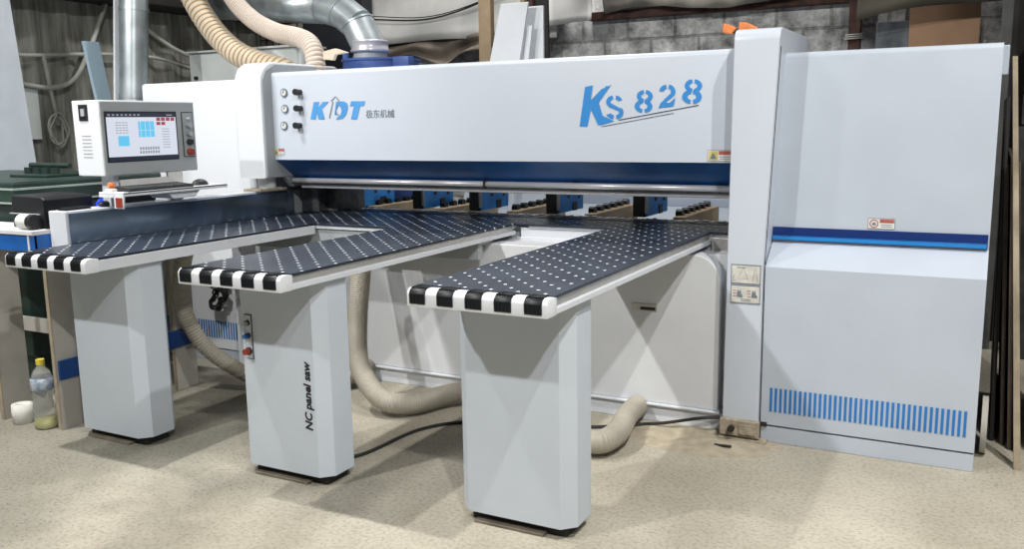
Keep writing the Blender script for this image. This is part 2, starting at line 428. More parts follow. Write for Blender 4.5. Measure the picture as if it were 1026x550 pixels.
# lower body between the columns
bm = nb()
r_ = 0.13; pts = [(-2.35, 0.10), (0.665, 0.10)]
pts += [(0.665-r_+r_*math.cos(a), 0.875-r_+r_*math.sin(a)) for a in [PI/2*i/8 for i in range(9)]]
pts += [(-2.35, 0.875)]
prism(bm, pts, 'Y', 1.69, 1.80, 0.006)
box(bm, -2.35, 0.72, 1.78, 2.55, 0.0, 0.87)
body = obj('lower_body', bm, M['bodyp'], saw)
bm = nb(); box(bm, -2.35, 0.70, 1.695, 1.79, 0.0, 0.085, 0.004); box(bm, -2.35, 0.68, 1.672, 1.79, 0.087, 0.10, 0.004)
obj('plinth', bm, M['white'], saw)
for x in (0.285, -0.99):
    bm = nb(); box(bm, x-0.066, x+0.066, 1.684, 1.692, 0.575, 0.612, 0.002, mi=0); box(bm, x-0.02, x+0.058, 1.681, 1.688, 0.581, 0.596, mi=1)
    obj('slot_handle', bm, [M['alu'], M['dark']], body)

# main fixed table and rear work zone
bm = nb()
prism(bm, [(-2.24, 1.535), (-0.582, 1.535), (-0.582, 1.935), (0.718, 1.935), (0.718, 2.24), (-2.24, 2.24)], 'Z', 0.9485, 0.96, 0.002)
obj('main_table', bm, M['table'], saw)
bm = nb(); box(bm, -0.55, 0.55, 1.95, 1.97, 0.87, 0.936, 0.003); box(bm, -0.57, 0.57, 1.94, 1.962, 0.868, 0.885, 0.003)
box(bm, -2.24, 0.718, 2.0, 2.44, 0.87, 0.936); box(bm, -2.24, -0.59, 1.542, 2.2, 0.930, 0.9482, mi=0); box(bm, -0.5, 0.712, 1.95, 2.2, 0.930, 0.9482); obj('table_bed', bm, M['white'], saw)
bm = nb(); box(bm, -2.24, -0.60, 1.555, 1.60, 0.80, 0.936, 0.003); box(bm, -2.24, -0.60, 1.60, 1.70, 0.876, 0.936); obj('front_bed_beam', bm, M['greyp'], saw)
bm = nb(); prism(bm, [(0.562, 0.86), (0.715, 0.76), (0.715, 0.935), (0.562, 0.935)], 'Y', 1.90, 1.935, 0.003); obj('table_bracket', bm, M['alu'], saw)
bm = nb(); box(bm, -2.24, 0.718, 2.243, 2.262, 0.937, 0.957, 0.001, mi=0); box(bm, -2.24, 0.718, 2.285, 2.44, 0.937, 0.958, 0.001, mi=1)
for k in range(60):
    x = -2.2+k*0.0485; box(bm, x, x+0.03*random.random()+0.01, 2.30+0.1*random.random(), 2.42, 0.958, 0.958+0.006*random.random()+0.002, mi=0)
obj('saw_slot', bm, [M['railgrey'], M['sawdark']], saw)
# rear conveyor bed (pale plate under rails)
bm = nb(); box(bm, -2.24, 0.85, 2.55, 4.3, 0.84, 0.86, 0.002); box(bm, -2.2, 0.8, 4.22, 4.3, 0.86, 1.02, 0.003)
for x in (-2.2, -0.7, 0.78): box(bm, x-0.04, x+0.04, 2.7, 4.25, 0.0, 0.84)
obj('rear_bed', bm, M['cab'], saw)
for x in (-2.0, -1.45, -0.90, -0.36, 0.20):
    bm = nb(); box(bm, x-0.035, x+0.035, 2.5, 3.25, 0.86, 0.965, 0.004)
    rl = obj('roller_rail', bm, M['wood'], saw)
    for k in range(6):
        bm = nb(); y = 2.62+k*0.115; cyl(bm, (x-0.05, y, 0.975), (x-0.012, y, 0.975), 0.026, n=14); obj('rail_wheel', bm, M['rubber'], rl, True)
# gripper clamps
for x in (-2.42, -2.13, -1.63, -1.19, -0.637, -0.068):
    bm = nb(); box(bm, x, x+0.078, 2.46, 2.66, 0.962, 1.30, 0.004)
    cl = obj('gripper_clamp', bm, M['black'], saw)
    bm = nb(); box(bm, x+0.080, x+0.092, 2.46, 2.83, 0.966, 1.32, 0.003, mi=0)
    for yy, zz in ((2.60, 1.06), (2.76, 1.05)): cyl(bm, (x+0.092, yy, zz), (x+0.099, yy, zz), 0.012, n=12, mi=1)
    box(bm, x+0.092, x+0.097, 2.66, 2.72, 0.966, 1.02, mi=1)
    obj('blue_side_plate', bm, [M['clampblue'], M['black']], cl)
    bm = nb(); box(bm, x+0.078, x+0.095, 2.452, 2.462, 0.985, 1.30); obj('clamp_edge_strip', bm, M['railgrey'], cl)

# bridge (beam cover)
bm = nb()
pr = [(1.75, 1.318), (1.75, 1.825)] + [(1.775-0.025*math.cos(a), 1.825+0.025*math.sin(a)) for a in [PI/2*i/5 for i in range(1, 6)]] + [(2.42, 1.85), (2.42, 1.318)]
prism(bm, pr, 'X', -2.175, 0.74)
bev = [e for e in bm.edges if abs(e.verts[0].co.x+2.175) < 1e-4 and abs(e.verts[1].co.x+2.175) < 1e-4]
bmesh.ops.bevel(bm, geom=bev, offset=0.008, segments=2, affect='EDGES')
beam = obj('beam_cover', bm, M['beamw'], saw, True)
bm = nb(); prism(bm, [(1.752, 1.317), (1.925, 1.197), (1.925, 1.172), (2.42, 1.172), (2.42, 1.317)], 'X', -2.17, 0.74, 0.002)
obj('blue_lower_band', bm, M['navy'], saw)
bm = nb(); prism(bm, [(1.765, 1.318), (1.765, 1.29), (1.91, 1.14), (2.2, 1.14), (2.2, 1.318)], 'X', -2.21, -2.177, 0.002); obj('band_end_bracket', bm, M['greyp'], saw)
bm = nb(); tube(bm, [(-2.19, 1.90, 1.181), (-0.75, 1.90, 1.181)], 0.0165, 16); tube(bm, [(-0.742, 1.90, 1.181), (0.735, 1.90, 1.181)], 0.0165, 16); box(bm, -0.752, -0.74, 1.88, 1.93, 1.16, 1.202, mi=1)
for x in (-2.1, -0.2, 0.6): box(bm, x-0.01, x+0.01, 1.90, 1.95, 1.16, 1.2, mi=1)
obj('safety_tube', bm, [M['steel'], M['dark']], saw)
bm = nb(); box(bm, -2.17, 0.735, 1.93, 2.20, 1.156, 1.18, 0.003, mi=1); box(bm, -2.12, 0.735, 1.925, 1.955, 1.131, 1.155, 0.005, mi=0)
for x in (0.02, -1.2): box(bm, x-0.012, x+0.012, 1.921, 1.93, 1.134, 1.152, 0.002, mi=0)
obj('pressure_rail', bm, [M['railgrey'], M['dark']], saw)
# gauges and knobs on the bridge
for z in (1.725, 1.628, 1.526):
    x = -2.062 if z > 1.6 else -2.075
    bm = nb(); cyl(bm, (x, 1.752, z), (x, 1.742, z), 0.026, n=24, mi=0); cyl(bm, (x, 1.7425, z), (x, 1.7405, z), 0.0185, n=24, mi=1)
    box(bm, x-0.003, x+0.003, 1.7395, 1.7405, z-0.004, z+0.018, mi=2, rot=Matrix.Rotation(0.5, 3, 'Y'))
    obj('pressure_gauge', bm, [M['logogrey'], M['white_lbl'], M['ink']], beam)
    bm = nb(); cyl(bm, (x+0.125, 1.752, z), (x+0.125, 1.712, z), 0.017, 0.015, n=18); cyl(bm, (x+0.125, 1.717, z), (x+0.125, 1.70, z), 0.019, n=18)
    box(bm, x+0.092, x+0.125, 1.725, 1.748, z-0.007, z+0.007, 0.003); cyl(bm, (x+0.128, 1.735, z-0.01), (x+0.128, 1.735, z-0.036), 0.006, n=10, mi=1)
    obj('regulator_knob', bm, [M['black'], M['logogrey']], beam, True)

def mapA(zx, zy, d=0.0):  # design space of the small logo
    return Vector((-1.936641+0.000876*zx-4.2e-05*zy, 1.7492-d, 1.795243-2.1e-05*zx-0.000681*zy))
def mapB(zx, zy, d=0.0):  # design space of the model number
    return Vector((-0.2010+0.000872*zx+6e-06*zy, 1.7492-d, 1.830882-2.4e-05*zx-0.000806*zy))
bm = nb()
poly(bm, [(125, 190), (175, 187), (163, 240), (205, 187), (258, 187), (198, 250), (222, 340), (168, 340), (152, 285), (142, 340), (95, 340)], mapA)
poly(bm, [(445, 182), (562, 182), (551, 222), (520, 225), (495, 335), (445, 335), (468, 225), (435, 225)], mapA)
poly(bm, [(318, 185), (385, 184), (412, 200), (419, 235), (406, 295), (372, 333), (315, 340), (332, 318), (356, 300), (366, 262), (356, 232), (334, 218), (322, 262), (326, 300), (305, 300)], mapA)
obj('maker_lettering', bm, M['logo2'], beam, label='pale blue slanted lettering KDT')
bm = nb(); ribbon(bm, [(262, 328), (276, 262), (292, 190), (276, 182), (313, 143), (345, 180)], 9, mapA); ribbon(bm, [(345, 192), (318, 262), (318, 292), (345, 300)], 7, mapA, thick=0.0016)
obj('arrow_emblem', bm, M['logogrey'], beam)
bm = text_bm('极东机械', 0.051, Matrix.Translation((-1.452, 1.7488, 1.566)) @ Matrix.Rotation(PI/2, 4, 'X'), bold=0.0004)
obj('maker_characters', bm, M['logogrey'], beam)
bm = nb()
poly(bm, [(155, 162), (205, 152), (190, 245), (262, 172), (273, 172), (285, 158), (297, 158), (318, 150), (240, 260), (264, 340), (335, 372), (255, 398), (235, 398), (190, 300), (168, 408), (118, 408)], mapB)
def arc(cx, cy, rx, ry, a0, a1, k=12): return [(cx+rx*math.cos(math.radians(a0+(a1-a0)*i/k)), cy+ry*math.sin(math.radians(a0+(a1-a0)*i/k))) for i in range(k+1)]
# stencil letters: crescent shapes with vertical gaps (design y runs downwards)
def cres(cx, cy, ox, oy, ix, iy, a0, a1, k=14):
    poly(bm, arc(cx, cy, ox, oy, a0, a1, k)+arc(cx, cy, ix, iy, a1, a0, k), mapB)
cres(340, 254, 47, 40, 22, 16, -80, -18); cres(334, 254, 47, 40, 22, 16, -100, -232)
poly(bm, [(304, 286), (320, 264), (352, 282), (388, 300), (378, 318), (352, 306)], mapB)
cres(344, 318, 49, 42, 22, 17, -42, 82); cres(338, 318, 56, 42, 24, 17, 98, 158)
def eight(cx, cy, q):
    for (x, y, ox, oy) in ((cx+5, cy-30*q, 44*q, 37*q), (cx-3, cy+31*q, 50*q, 40*q)):
        cres(x+3, y, ox, oy, 0.42*ox, 0.42*oy, -84, 84); cres(x-3, y, ox, oy, 0.42*ox, 0.42*oy, 96, 264)
eight(516, 249, 1.0); eight(797, 190, 1.05)
cres(652, 192, 46, 42, 19, 18, 185, 262); cres(658, 192, 42, 42, 17, 18, -84, 40)
poly(bm, [(690, 214), (682, 226), (655, 246), (640, 258), (668, 258), (700, 228), (690, 278), (602, 290), (614, 262), (636, 238), (668, 206)], mapB)
obj('model_lettering', bm, M['logo'], beam, label='blue stencil lettering KS 828')
bm = nb(); ribbon(bm, [(362, 366), (833, 272)], 5, mapB); ribbon(bm, [(258, 408), (690, 320)], 3.5, mapB); obj('underline_strokes', bm, M['inkblue'], beam)

def warn(x0, x1, z0, z1, y, parent, pict='y'):
    bm = nb(); box(bm, x0, x1, y-0.0015, y, z0, z1, mi=0); w = x1-x0; h = z1-z0; e = y-0.002
    box(bm, x0+0.05*w, x0+0.40*w, e-0.0004, y, z0+0.1*h, z0+0.9*h, mi=1 if pict == 'y' else 0)
    P = lambda u, v, d=0: Vector((u, e-0.0008-d, v))
    cx, cz = x0+0.225*w, z0+0.5*h
    if pict == 'y': poly(bm, [(cx-0.13*w, cz-0.25*h), (cx+0.13*w, cz-0.25*h), (cx, cz+0.28*h)], P, mi=3)
    else:
        ribbon(bm, [(cx+0.15*w*math.cos(a), cz+0.15*w*math.sin(a)) for a in [2*PI*i/18 for i in range(18)]], 0.004, P, closed=True, mi=2)
        poly(bm, [(cx-0.09*w, cz-0.12*h), (cx+0.08*w, cz-0.15*h), (cx+0.06*w, cz+0.12*h), (cx-0.05*w, cz+0.1*h)], P, mi=3)
    box(bm, x0+0.44*w, x0+0.97*w, e-0.0004, y, z0+0.58*h, z0+0.92*h, mi=2)
    for k in (0.18, 0.36): box(bm, x0+0.48*w, x0+0.9*w, e-0.0003, y, z0+k*h, z0+(k+0.06)*h, mi=3)
    # thin dark border
    for a in ((x0, x1, z0, z0+0.03*h), (x0, x1, z1-0.03*h, z1), (x0, x0+0.012*w, z0, z1), (x1-0.012*w, x1, z0, z1)): box(bm, a[0], a[1], e-0.0003, y, a[2], a[3], mi=3)
    return obj('warning_label', bm, [M['white_lbl'], M['yellow'], M['redlbl'], M['logogrey']], parent)
warn(-2.168, -2.088, 1.345, 1.388, 1.7495, beam); warn(0.575, 0.70, 1.325, 1.378, 1.7495, beam)

# columns: hooded covers with a rounded front top
def hood(x0, x1, y0, y1, z0, z1, r, be=0.012):
    bm = nb()
    pr = [(y0, z0), (y0, z1-r)] + [(y0+r-r*math.cos(a), z1-r+r*math.sin(a)) for a in [PI/2*i/8 for i in range(1, 9)]] + [(y1-0.07, z1), (y1-0.02, z1-0.02), (y1, z1-0.07), (y1, z0)]
    prism(bm, pr, 'X', x0, x1)
    es = [e for e in bm.edges if abs(e.verts[0].co.x-e.verts[1].co.x) < 1e-5]
    bmesh.ops.bevel(bm, geom=es, offset=be, segments=3, affect='EDGES', profile=0.5)
    return bm
bm = hood(0.722, 0.884, 1.62, 2.32, 0.0, 1.925, 0.055, 0.006)
bmesh.ops.bisect_plane(bm, geom=bm.verts[:]+bm.edges[:]+bm.faces[:], plane_co=(0, 0, 0.86), plane_no=(0, 0, 1))
for v in bm.verts:
    if v.co.x > 0.8 and v.co.z > 0.861: v.co.x += (v.co.z-0.86)*0.042
    if v.co.x < 0.8: v.co.x -= max(0.0, 1.85-v.co.z)*0.007
right_col = obj('right_column', bm, M['beamw'], saw, True)
bm = nb(); prism(bm, [(0.880, 0.86), (0.886, 0.86), (0.9275, 1.84), (0.921, 1.84)], 'Y', 1.645, 1.652); box(bm, 0.884, 0.893, 1.655, 1.70, 0.03, 0.86)
obj('column_seam', bm, M['dark'], right_col)
left_col = obj('left_column', hood(-2.385, -2.168, 1.66, 2.45, 1.205, 1.915, 0.13, 0.012), [M['white_soft']], saw, True)
bm = nb(); prism(bm, [(1.74, 1.21), (1.675, 1.215), (1.675, 1.80), (1.71, 1.86), (1.79, 1.900), (2.40, 1.905), (2.40, 1.21)], 'X', -2.169, -2.164, 0.002); obj('side_panel', bm, M['greyp'], left_col)
bm = nb(); cyl(bm, (-2.275, 1.78, 1.13), (-2.275, 1.78, 1.21), 0.055, n=24); obj('column_post', bm, M['white'], saw, True)
bm = nb(); box(bm, -2.24, -2.10, 2.06, 2.45, 0.962, 1.16, 0.006); box(bm, -2.10, -2.02, 2.15, 2.45, 0.962, 1.14, 0.004); obj('end_guard', bm, M['sawdark'], saw)
bm = nb(); box(bm, -2.345, -2.20, 1.64, 1.88, 1.122, 1.140, 0.004); obj('column_foot_plate', bm, M['dust'], saw)
bm = nb(); box(bm, 0.705, 0.892, 1.592, 1.622, 0.02, 0.10, 0.003, mi=0); box(bm, 0.70, 0.93, 1.58, 1.75, 0.0, 0.012, mi=0)
cyl(bm, (0.765, 1.588, 0.062), (0.765, 1.56, 0.062), 0.016, n=6, mi=1); cyl(bm, (0.765, 1.565, 0.062), (0.765, 1.55, 0.062), 0.009, n=10, mi=1); box(bm, 0.80, 0.88, 1.582, 1.587, 0.035, 0.085, 0.002, mi=0)
obj('anchor_plate', bm, [M['dust'], M['dark']], right_col)
# two instruction plates on the right column
bm = nb(); Y_ = 1.619
x0, x1 = 0.737, 0.874
for z0, z1 in ((0.761, 0.852), (0.668, 0.755)):
    box(bm, x0, x1, Y_-0.002, Y_, z0, z1, mi=0)
    for a in ((x0, x1, z0, z0+0.004), (x0, x1, z1-0.004, z1), (x0, x0+0.003, z0, z1), (x1-0.003, x1, z0, z1)): box(bm, a[0], a[1], Y_-0.0026, Y_, a[2], a[3], mi=1)
PT = lambda u, v, d=0: Vector((u, Y_-0.003-d, v))
ribbon(bm, [(0.768, 0.785), (0.795, 0.838), (0.815, 0.785)], 0.002, PT, closed=True, mi=1); ribbon(bm, [(0.838, 0.772), (0.850, 0.842), (0.862, 0.772)], 0.002, PT, mi=1); ribbon(bm, [(0.752, 0.800), (0.746, 0.775), (0.760, 0.778)], 0.002, PT, mi=1)
for k in range(5): box(bm, 0.766+0.008*k, 0.772+0.008*k, Y_-0.003, Y_, 0.836, 0.840, mi=1)
for cx in (0.782, 0.850):
    poly(bm, [(cx-0.016, 0.700), (cx+0.012, 0.698), (cx+0.010, 0.712), (cx+0.004, 0.712), (cx+0.003, 0.735), (cx-0.004, 0.722), (cx-0.010, 0.735)], PT, mi=1)
    for k in range(3): box(bm, cx-0.034, cx-0.020, Y_-0.003, Y_, 0.700+0.013*k, 0.703+0.013*k, mi=2)
for k in range(2): box(bm, 0.785, 0.83, Y_-0.003, Y_, 0.678+0.008*k, 0.681+0.008*k, mi=1)
obj('instruction_plate', bm, [M['cream_lbl'], M['logogrey'], M['redlbl']], right_col)

# end cabinets (upper panel set back, sloping shoulder, lower door, vent slots)
def cabinet(x0, x1, name, sticker):
    bm = nb()
    pr = [(1.63, 0.088), (1.63, 0.846), (1.775, 0.950), (1.775, 1.795)] + [(1.80-0.025*math.cos(a), 1.795+0.025*math.sin(a)) for a in [PI/2*i/4 for i in range(1, 5)]] + [(2.02, 1.82), (2.02, 0.0), (1.72, 0.0), (1.645, 0.088)]
    prism(bm, pr, 'X', x0, x1)
    box(bm, x0+0.01, x1-0.02, 2.01, 2.95, 0.02, 1.66, 0.01)
    c = obj(name, bm, M['cab'] if sticker else M['white_soft'], saw, True)  # left cabinet takes a lighter paint in place of stronger light
    bm = nb(); box(bm, x0, x1, 1.634, 1.72, 0.0, 0.078, 0.003); obj('kick_panel', bm, M['cab'], c)
    bm = nb(); box(bm, x0-0.002, x1-0.006, 1.768, 1.777, 0.955, 1.018, mi=0); box(bm, x0-0.002, x1-0.006, 1.756, 1.770, 0.957, 0.980, 0.003, mi=1)
    obj('blue_trim_strip', bm, [M['trimblue'], M['trimblue2']], c)
    bm = nb(); 
    for k in range(38):
        xx = x0+0.040+k*0.0222; box(bm, xx, xx+0.0115, 1.6275, 1.631, 0.155, 0.270, 0.0)
    obj('vent_slots', bm, M['ventblue'], c)
    return c
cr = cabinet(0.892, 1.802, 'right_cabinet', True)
bm = nb(); box(bm, 0.893, 0.922, 1.625, 1.645, 0.078, 0.098); obj('corner_notch', bm, M['dark'], cr)
bm = nb(); box(bm, 1.80, 1.826, 1.84, 2.02, 1.69, 1.812, 0.004); obj('side_cap', bm, M['cab'], cr)
lbl = warn(1.312, 1.424, 1.026, 1.073, 1.7745, cr, 'r')
clf = cabinet(-3.34, -2.355, 'left_cabinet', False)
bm = nb(); box(bm, -2.345, -2.26, 1.87, 2.3, 0.0, 1.11, 0.004); obj('left_pedestal', bm, M['greyp'], saw)

# side fence along the left table
bm = nb(); box(bm, -2.372, -2.243, 0.325, 1.86, 0.93, 1.123, 0.004, mi=0)
fn = obj('side_fence', bm, M['white'], saw)
bm = nb(); box(bm, -2.2435, -2.236, 0.34, 1.98, 0.962, 1.112, 0.001); obj('fence_face', bm, M['fence'], fn)
bm = nb(); box(bm, -2.335, -2.25, 1.5, 1.6, 0.0, 0.93, 0.003); obj('fence_support', bm, M['white'], fn)

# ------------------------------------------------------------------ three air-float support tables
W = 0.552
def support_table(a, yl, yr, label, plain, text=False, ctrl=False):
    t = thing('support_table', label, 'support table', (a+W/2, 0.75, 0), 'support tables in front of the saw')
    R = a+W
    bm = nb(); box(bm, a+0.004, R-0.004, 0.072, min(yl, yr), 0.9485, 0.960, 0.002)
    if yr > yl: box(bm, R-0.3, R-0.004, yl, yr-0.001, 0.9485, 0.9595)
    bm2 = bm
    if yr > yl:
        bm.free(); bm2 = nb(); box(bm2, a+0.004, R-0.004, 0.072, yl-0.002, 0.9485, 0.960, 0.002)
    obj('tabletop', bm2, M['table'], t)
    for side in (-1, 1):
        X = a if side < 0 else R; ye = (yl if side < 0 else yr)
        bm = nb(); s = side
        if plain and side > 0:
            prof = [(X-0.05, 0.898), (X, 0.898), (X, 0.947), (X-0.05, 0.947)]
        else:
            prof = [(X-s*0.05, 0.897), (X, 0.897), (X, 0.917), (X-s*0.012, 0.919), (X-s*0.012, 0.947), (X-s*0.05, 0.947)]
        prism(bm, prof, 'Y', 0.060, ye, 0.0015)
        for f in bm.faces:
            c = f.calc_center_median()
            if c.z > 0.9195 and c.z < 0.9465: f.material_index = 0 if plain else 1
        obj('side_rail', bm, [M['white'], M['alu']], t)
    bm = nb(); box(bm, a+0.05, R-0.05, 0.07, min(yl, yr), 0.905, 0.947); obj('underframe', bm, M['greyp'], t)
    bm = nb()
    pr = [(0.0, 0.896), (0.0, 0.942), (0.006, 0.953), (0.018, 0.960), (0.040, 0.961), (0.072, 0.955), (0.072, 0.896)]
    ex = 0.016 if plain else 0.0
    prism(bm, pr, 'X', a+0.010-ex, R+0.004, 0.0025)
    cap = obj('end_cap', bm, M['white_soft'], t, True)
    for k in range(5):
        x0 = a+0.022-ex+k*(0.1125+ex/9)
        bm = nb()
        rr = [(-0.004, 0.906), (-0.005, 0.941), (0.001, 0.953), (0.014, 0.9625), (0.036, 0.9635), (0.066, 0.958), (0.066, 0.906)]
        prism(bm, rr, 'X', x0, x0+0.064, 0.002)
        for j in range(5): box(bm, x0+0.002, x0+0.062, 0.010+j*0.011, 0.015+j*0.011, 0.960, 0.9650, 0.001)
        for j in range(4): box(bm, x0+0.006+0.014*j, x0+0.010+0.014*j, -0.0062, -0.003, 0.908, 0.940)
        obj('end_roller', bm, M['rubber'], cap, True)
    # stand: chamfered column on a dark foot
    s0 = a+0.037; s1 = s0+0.487; c = 0.049; y0 = 0.258; y1 = y0+0.225
    def octo(g=0.0): return [(s0+c, y0+g), (s1-c, y0+g), (s1-g, y0+c), (s1-g, y1-c), (s1-c, y1-g), (s0+c, y1-g), (s0+g, y1-c), (s0+g, y0+c)]
    bm = nb(); prism(bm, octo(), 'Z', 0.045, 0.898, 0.0015)
    st = obj('stand', bm, M['standp'], t)
    bm = nb(); prism(bm, octo(0.04), 'Z', 0.0, 0.046); obj('foot', bm, M['dark'], st)
    bm = nb(); box(bm, s0+0.07, s1-0.12, y0+0.002, y1-0.04, 0.0, 0.012, 0.002); obj('floor_plate', bm, M['footplate'], st)
    if text:
        q = Matrix.Translation((s0+0.416, y0-0.0012, 0.25)) @ Matrix.Rotation(PI/2, 4, 'X') @ Matrix.Rotation(PI/2, 4, 'Z')
        bm = text_bm('NC panel saw', 0.052, q, bold=0.0016, shear=0.15)
        obj('lettering', bm, M['ink'], st, label='black lettering NC panel saw running up the stand')
    if ctrl:
        cx = -1.001; bm = nb(); box(bm, cx-0.021, cx+0.021, y0-0.004, y0, 0.53, 0.728, 0.002, mi=0); box(bm, cx-0.0175, cx+0.0175, y0-0.0052, y0, 0.534, 0.724, mi=1)
        cp = obj('control_plate', bm, [M['ink'], M['standp']], t)
        for z, mm, rr in ((0.690, 'knob', 0.011), (0.634, 'navy', 0.011), (0.566, 'red', 0.015)):
            bm = nb(); cyl(bm, (cx, y0-0.004, z), (cx, y0-0.014, z), rr*1.15, n=20, mi=1); cyl(bm, (cx, y0-0.012, z), (cx, y0-0.034, z), rr, rr*0.9, n=20, mi=0)
            obj('push_button', bm, [M[mm], M['black']], cp, True)
    return t
support_table(-2.245, 1.534, 1.534, 'leftmost support table, black dotted top beside the side fence', True)
support_table(-1.127, 1.534, 1.934, 'middle support table whose stand has push buttons and the words NC panel saw', False, True, True)
support_table(0.0, 1.934, 1.934, 'nearest support table, at the right, with a plain unmarked stand', False)

# ------------------------------------------------------------------ operator console
con = thing('control_console', 'grey and white operator console with a lit flat screen, behind the fence', 'control console', (-2.29, 0.85, 1.12))
bm = nb(); prism(bm, [(-2.40, 1.285), (-2.20, 1.285), (-2.20, 1.668), (-2.405, 1.668)], 'Y', 0.537, 1.153, 0.005)
hs = obj('housing', bm, M['white_soft'], con)
bm = nb(); box(bm, -2.2015, -2.196, 0.543, 1.148, 1.288, 1.661, 0.002); obj('front_bezel', bm, M['greyp'], con)
SP = lambda y, z, d=0.0: Vector((-2.1945+d, y, z))
bm = nb(); box(bm, -2.197, -2.1945, 0.560, 1.022, 1.352, 1.612, 0.001); sc = obj('screen', bm, M['black'], con)
bm = nb()
def rect(y0, y1, z0, z1, mi, d=0.0008): poly(bm, [(y0, z0), (y1, z0), (y1, z1), (y0, z1)], SP, d1=d, mi=mi)
rect(0.569, 1.013, 1.380, 1.582, 0); rect(0.569, 1.013, 1.583, 1.604, 1); rect(0.569, 1.013, 1.358, 1.379, 1)
rect(0.762, 0.865, 1.478, 1.560, 2, 0.0012); rect(0.632, 0.70, 1.434, 1.486, 2, 0.0012)
for k in range(3): rect(0.775+0.03*k, 0.778+0.03*k, 1.479, 1.559, 0, 0.0014)
rect(0.762, 0.865, 1.512, 1.514, 0, 0.0014)
for k in range(4): rect(0.882+0.032*k, 0.908+0.032*k, 1.562, 1.580, 3, 0.0012)
for k in range(2): rect(0.882+0.032*k, 0.908+0.032*k, 1.540, 1.557, 3, 0.0012)
for r__ in range(5):
    for k in range(4): rect(0.622+0.02*k, 0.637+0.02*k, 1.500+0.013*r__, 1.504+0.013*r__, 4, 0.0012)
for r__ in range(2):
    for k in range(8): rect(0.762+0.0165*k, 0.773+0.0165*k, 1.392+0.020*r__, 1.406+0.020*r__, 4, 0.0012)
for k in range(8): rect(0.915, 0.965, 1.420+0.014*k, 1.423+0.014*k, 4, 0.0012)
for k in range(8): rect(0.580+0.026*k, 0.594+0.026*k, 1.589, 1.598, 4, 0.0012)
rect(0.95, 0.99, 1.590, 1.596, 4, 0.0012)
obj('display_image', bm, [M['scrwhite'], M['scrdark'], M['scrcyan'], M['scrred'], M['scrgrey']], sc)
bm = nb(); box(bm, -2.197, -2.194, 1.055, 1.135, 1.362, 1.610, 0.001, mi=0); box(bm, -2.195, -2.1925, 1.060, 1.130, 1.367, 1.605, mi=1)
bp_ = obj('button_panel', bm, [M['ink'], M['greyp']], con)
for y, z, mm, rr in ((1.092, 1.572, 'greyp', 0.008), (1.095, 1.535, 'knob', 0.015), (1.095, 1.490, 'knob', 0.015), (1.095, 1.445, 'black', 0.017), (1.095, 1.390, 'red', 0.020)):
    bm = nb(); cyl(bm, (-2.193, y, z), (-2.168, y, z), rr, rr*0.9, n=18); obj('console_button', bm, M[mm], bp_, True)
bm = nb(); box(bm, -2.352, -2.285, 0.532, 0.538, 1.565, 1.648, 0.003, mi=0); box(bm, -2.335, -2.30, 0.529, 0.533, 1.585, 1.63, 0.004, mi=1)
obj('socket_box', bm, [M['black'], M['greyp']], con)
bm = nb()
for k in range(7): box(bm, -2.345, -2.275, 0.5355, 0.5372, 1.38+0.018*k, 1.384+0.018*k)
obj('side_vents', bm, M['greyp'], con)
for y in (0.60, 1.02):
    bm = nb(); box(bm, -2.31, -2.25, y, y+0.06, 1.124, 1.29, 0.004); obj('support_post', bm, M['white'], con)
# keyboard tray
bm = nb(); box(bm, -2.235, -2.05, 0.52, 1.22, 1.196, 1.206, 0.002); box(bm, -2.055, -2.05, 0.52, 1.22, 1.186, 1.206, 0.001)
prism(bm, [(-2.125, 1.124), (-2.06, 1.124), (-2.05, 1.196), (-2.125, 1.196)], 'Y', 0.52, 0.53, 0.002); prism(bm, [(-2.235, 1.180), (-2.12, 1.180), (-2.12, 1.196), (-2.235, 1.196)], 'Y', 0.52, 0.53)
prism(bm, [(0.80, 1.196), (1.05, 1.196), (1.00, 1.15), (0.85, 1.15)], 'X', -2.23, -2.07, 0.003)
obj('keyboard_tray', bm, M['white_soft'], con)
bm = nb(); box(bm, -2.11, -2.062, 0.5165, 0.521, 1.13, 1.18, 0.001); obj('tray_label', bm, M['red'], con)
bm = nb(); box(bm, -2.192, -2.19, 0.62, 0.98, 1.212, 1.262); box(bm, -2.193, -2.189, 0.93, 1.03, 1.225, 1.285); pc = obj('paper_card', bm, M['white_lbl']); tag(pc, 'narrow white paper card standing behind the keyboard', 'card')
pc2 = None
# keyboard
kb = thing('computer_keyboard', 'black keyboard lying on the console tray below the screen', 'keyboard', (-2.12, 0.78, 1.206))
bm = nb(); prism(bm, [(-2.185, 1.206), (-2.06, 1.206), (-2.06, 1.216), (-2.185, 1.226)], 'Y', 0.565, 0.985, 0.003); obj('key_base', bm, M['black'], kb)
bm = nb()
for r__ in range(6):
    for k in range(20): box(bm, -2.178+0.019*r__, -2.163+0.019*r__, 0.575+k*0.0202, 0.591+k*0.0202, 1.2205-0.0015*r__, 1.2315-0.0015*r__, 0.002)
obj('keys', bm, mat('key_plastic', (0.05, 0.055, 0.06), 0.4), kb)
bm = nb(); bmesh.ops.create_uvsphere(bm, u_segments=20, v_segments=12, radius=1); bm.transform(Matrix.Translation((-2.125, 1.09, 1.206)) @ Matrix.Diagonal((0.032, 0.055, 0.034, 1)))
bmesh.ops.bisect_plane(bm, geom=bm.verts[:]+bm.edges[:]+bm.faces[:], plane_co=(0, 0, 1.2062), plane_no=(0, 0, 1), clear_inner=True)
ms = obj('computer_mouse', bm, M['black'], None, True); tag(ms, 'black computer mouse at the right end of the keyboard tray', 'mouse')
bm = nb(); tube(bm, catmull([(-2.15, 1.12, 1.215), (-2.17, 1.16, 1.212), (-2.20, 1.12, 1.210), (-2.22, 1.05, 1.210)], 6), 0.003, 8); mc = obj('mouse_cord', bm, M['cable'], ms)
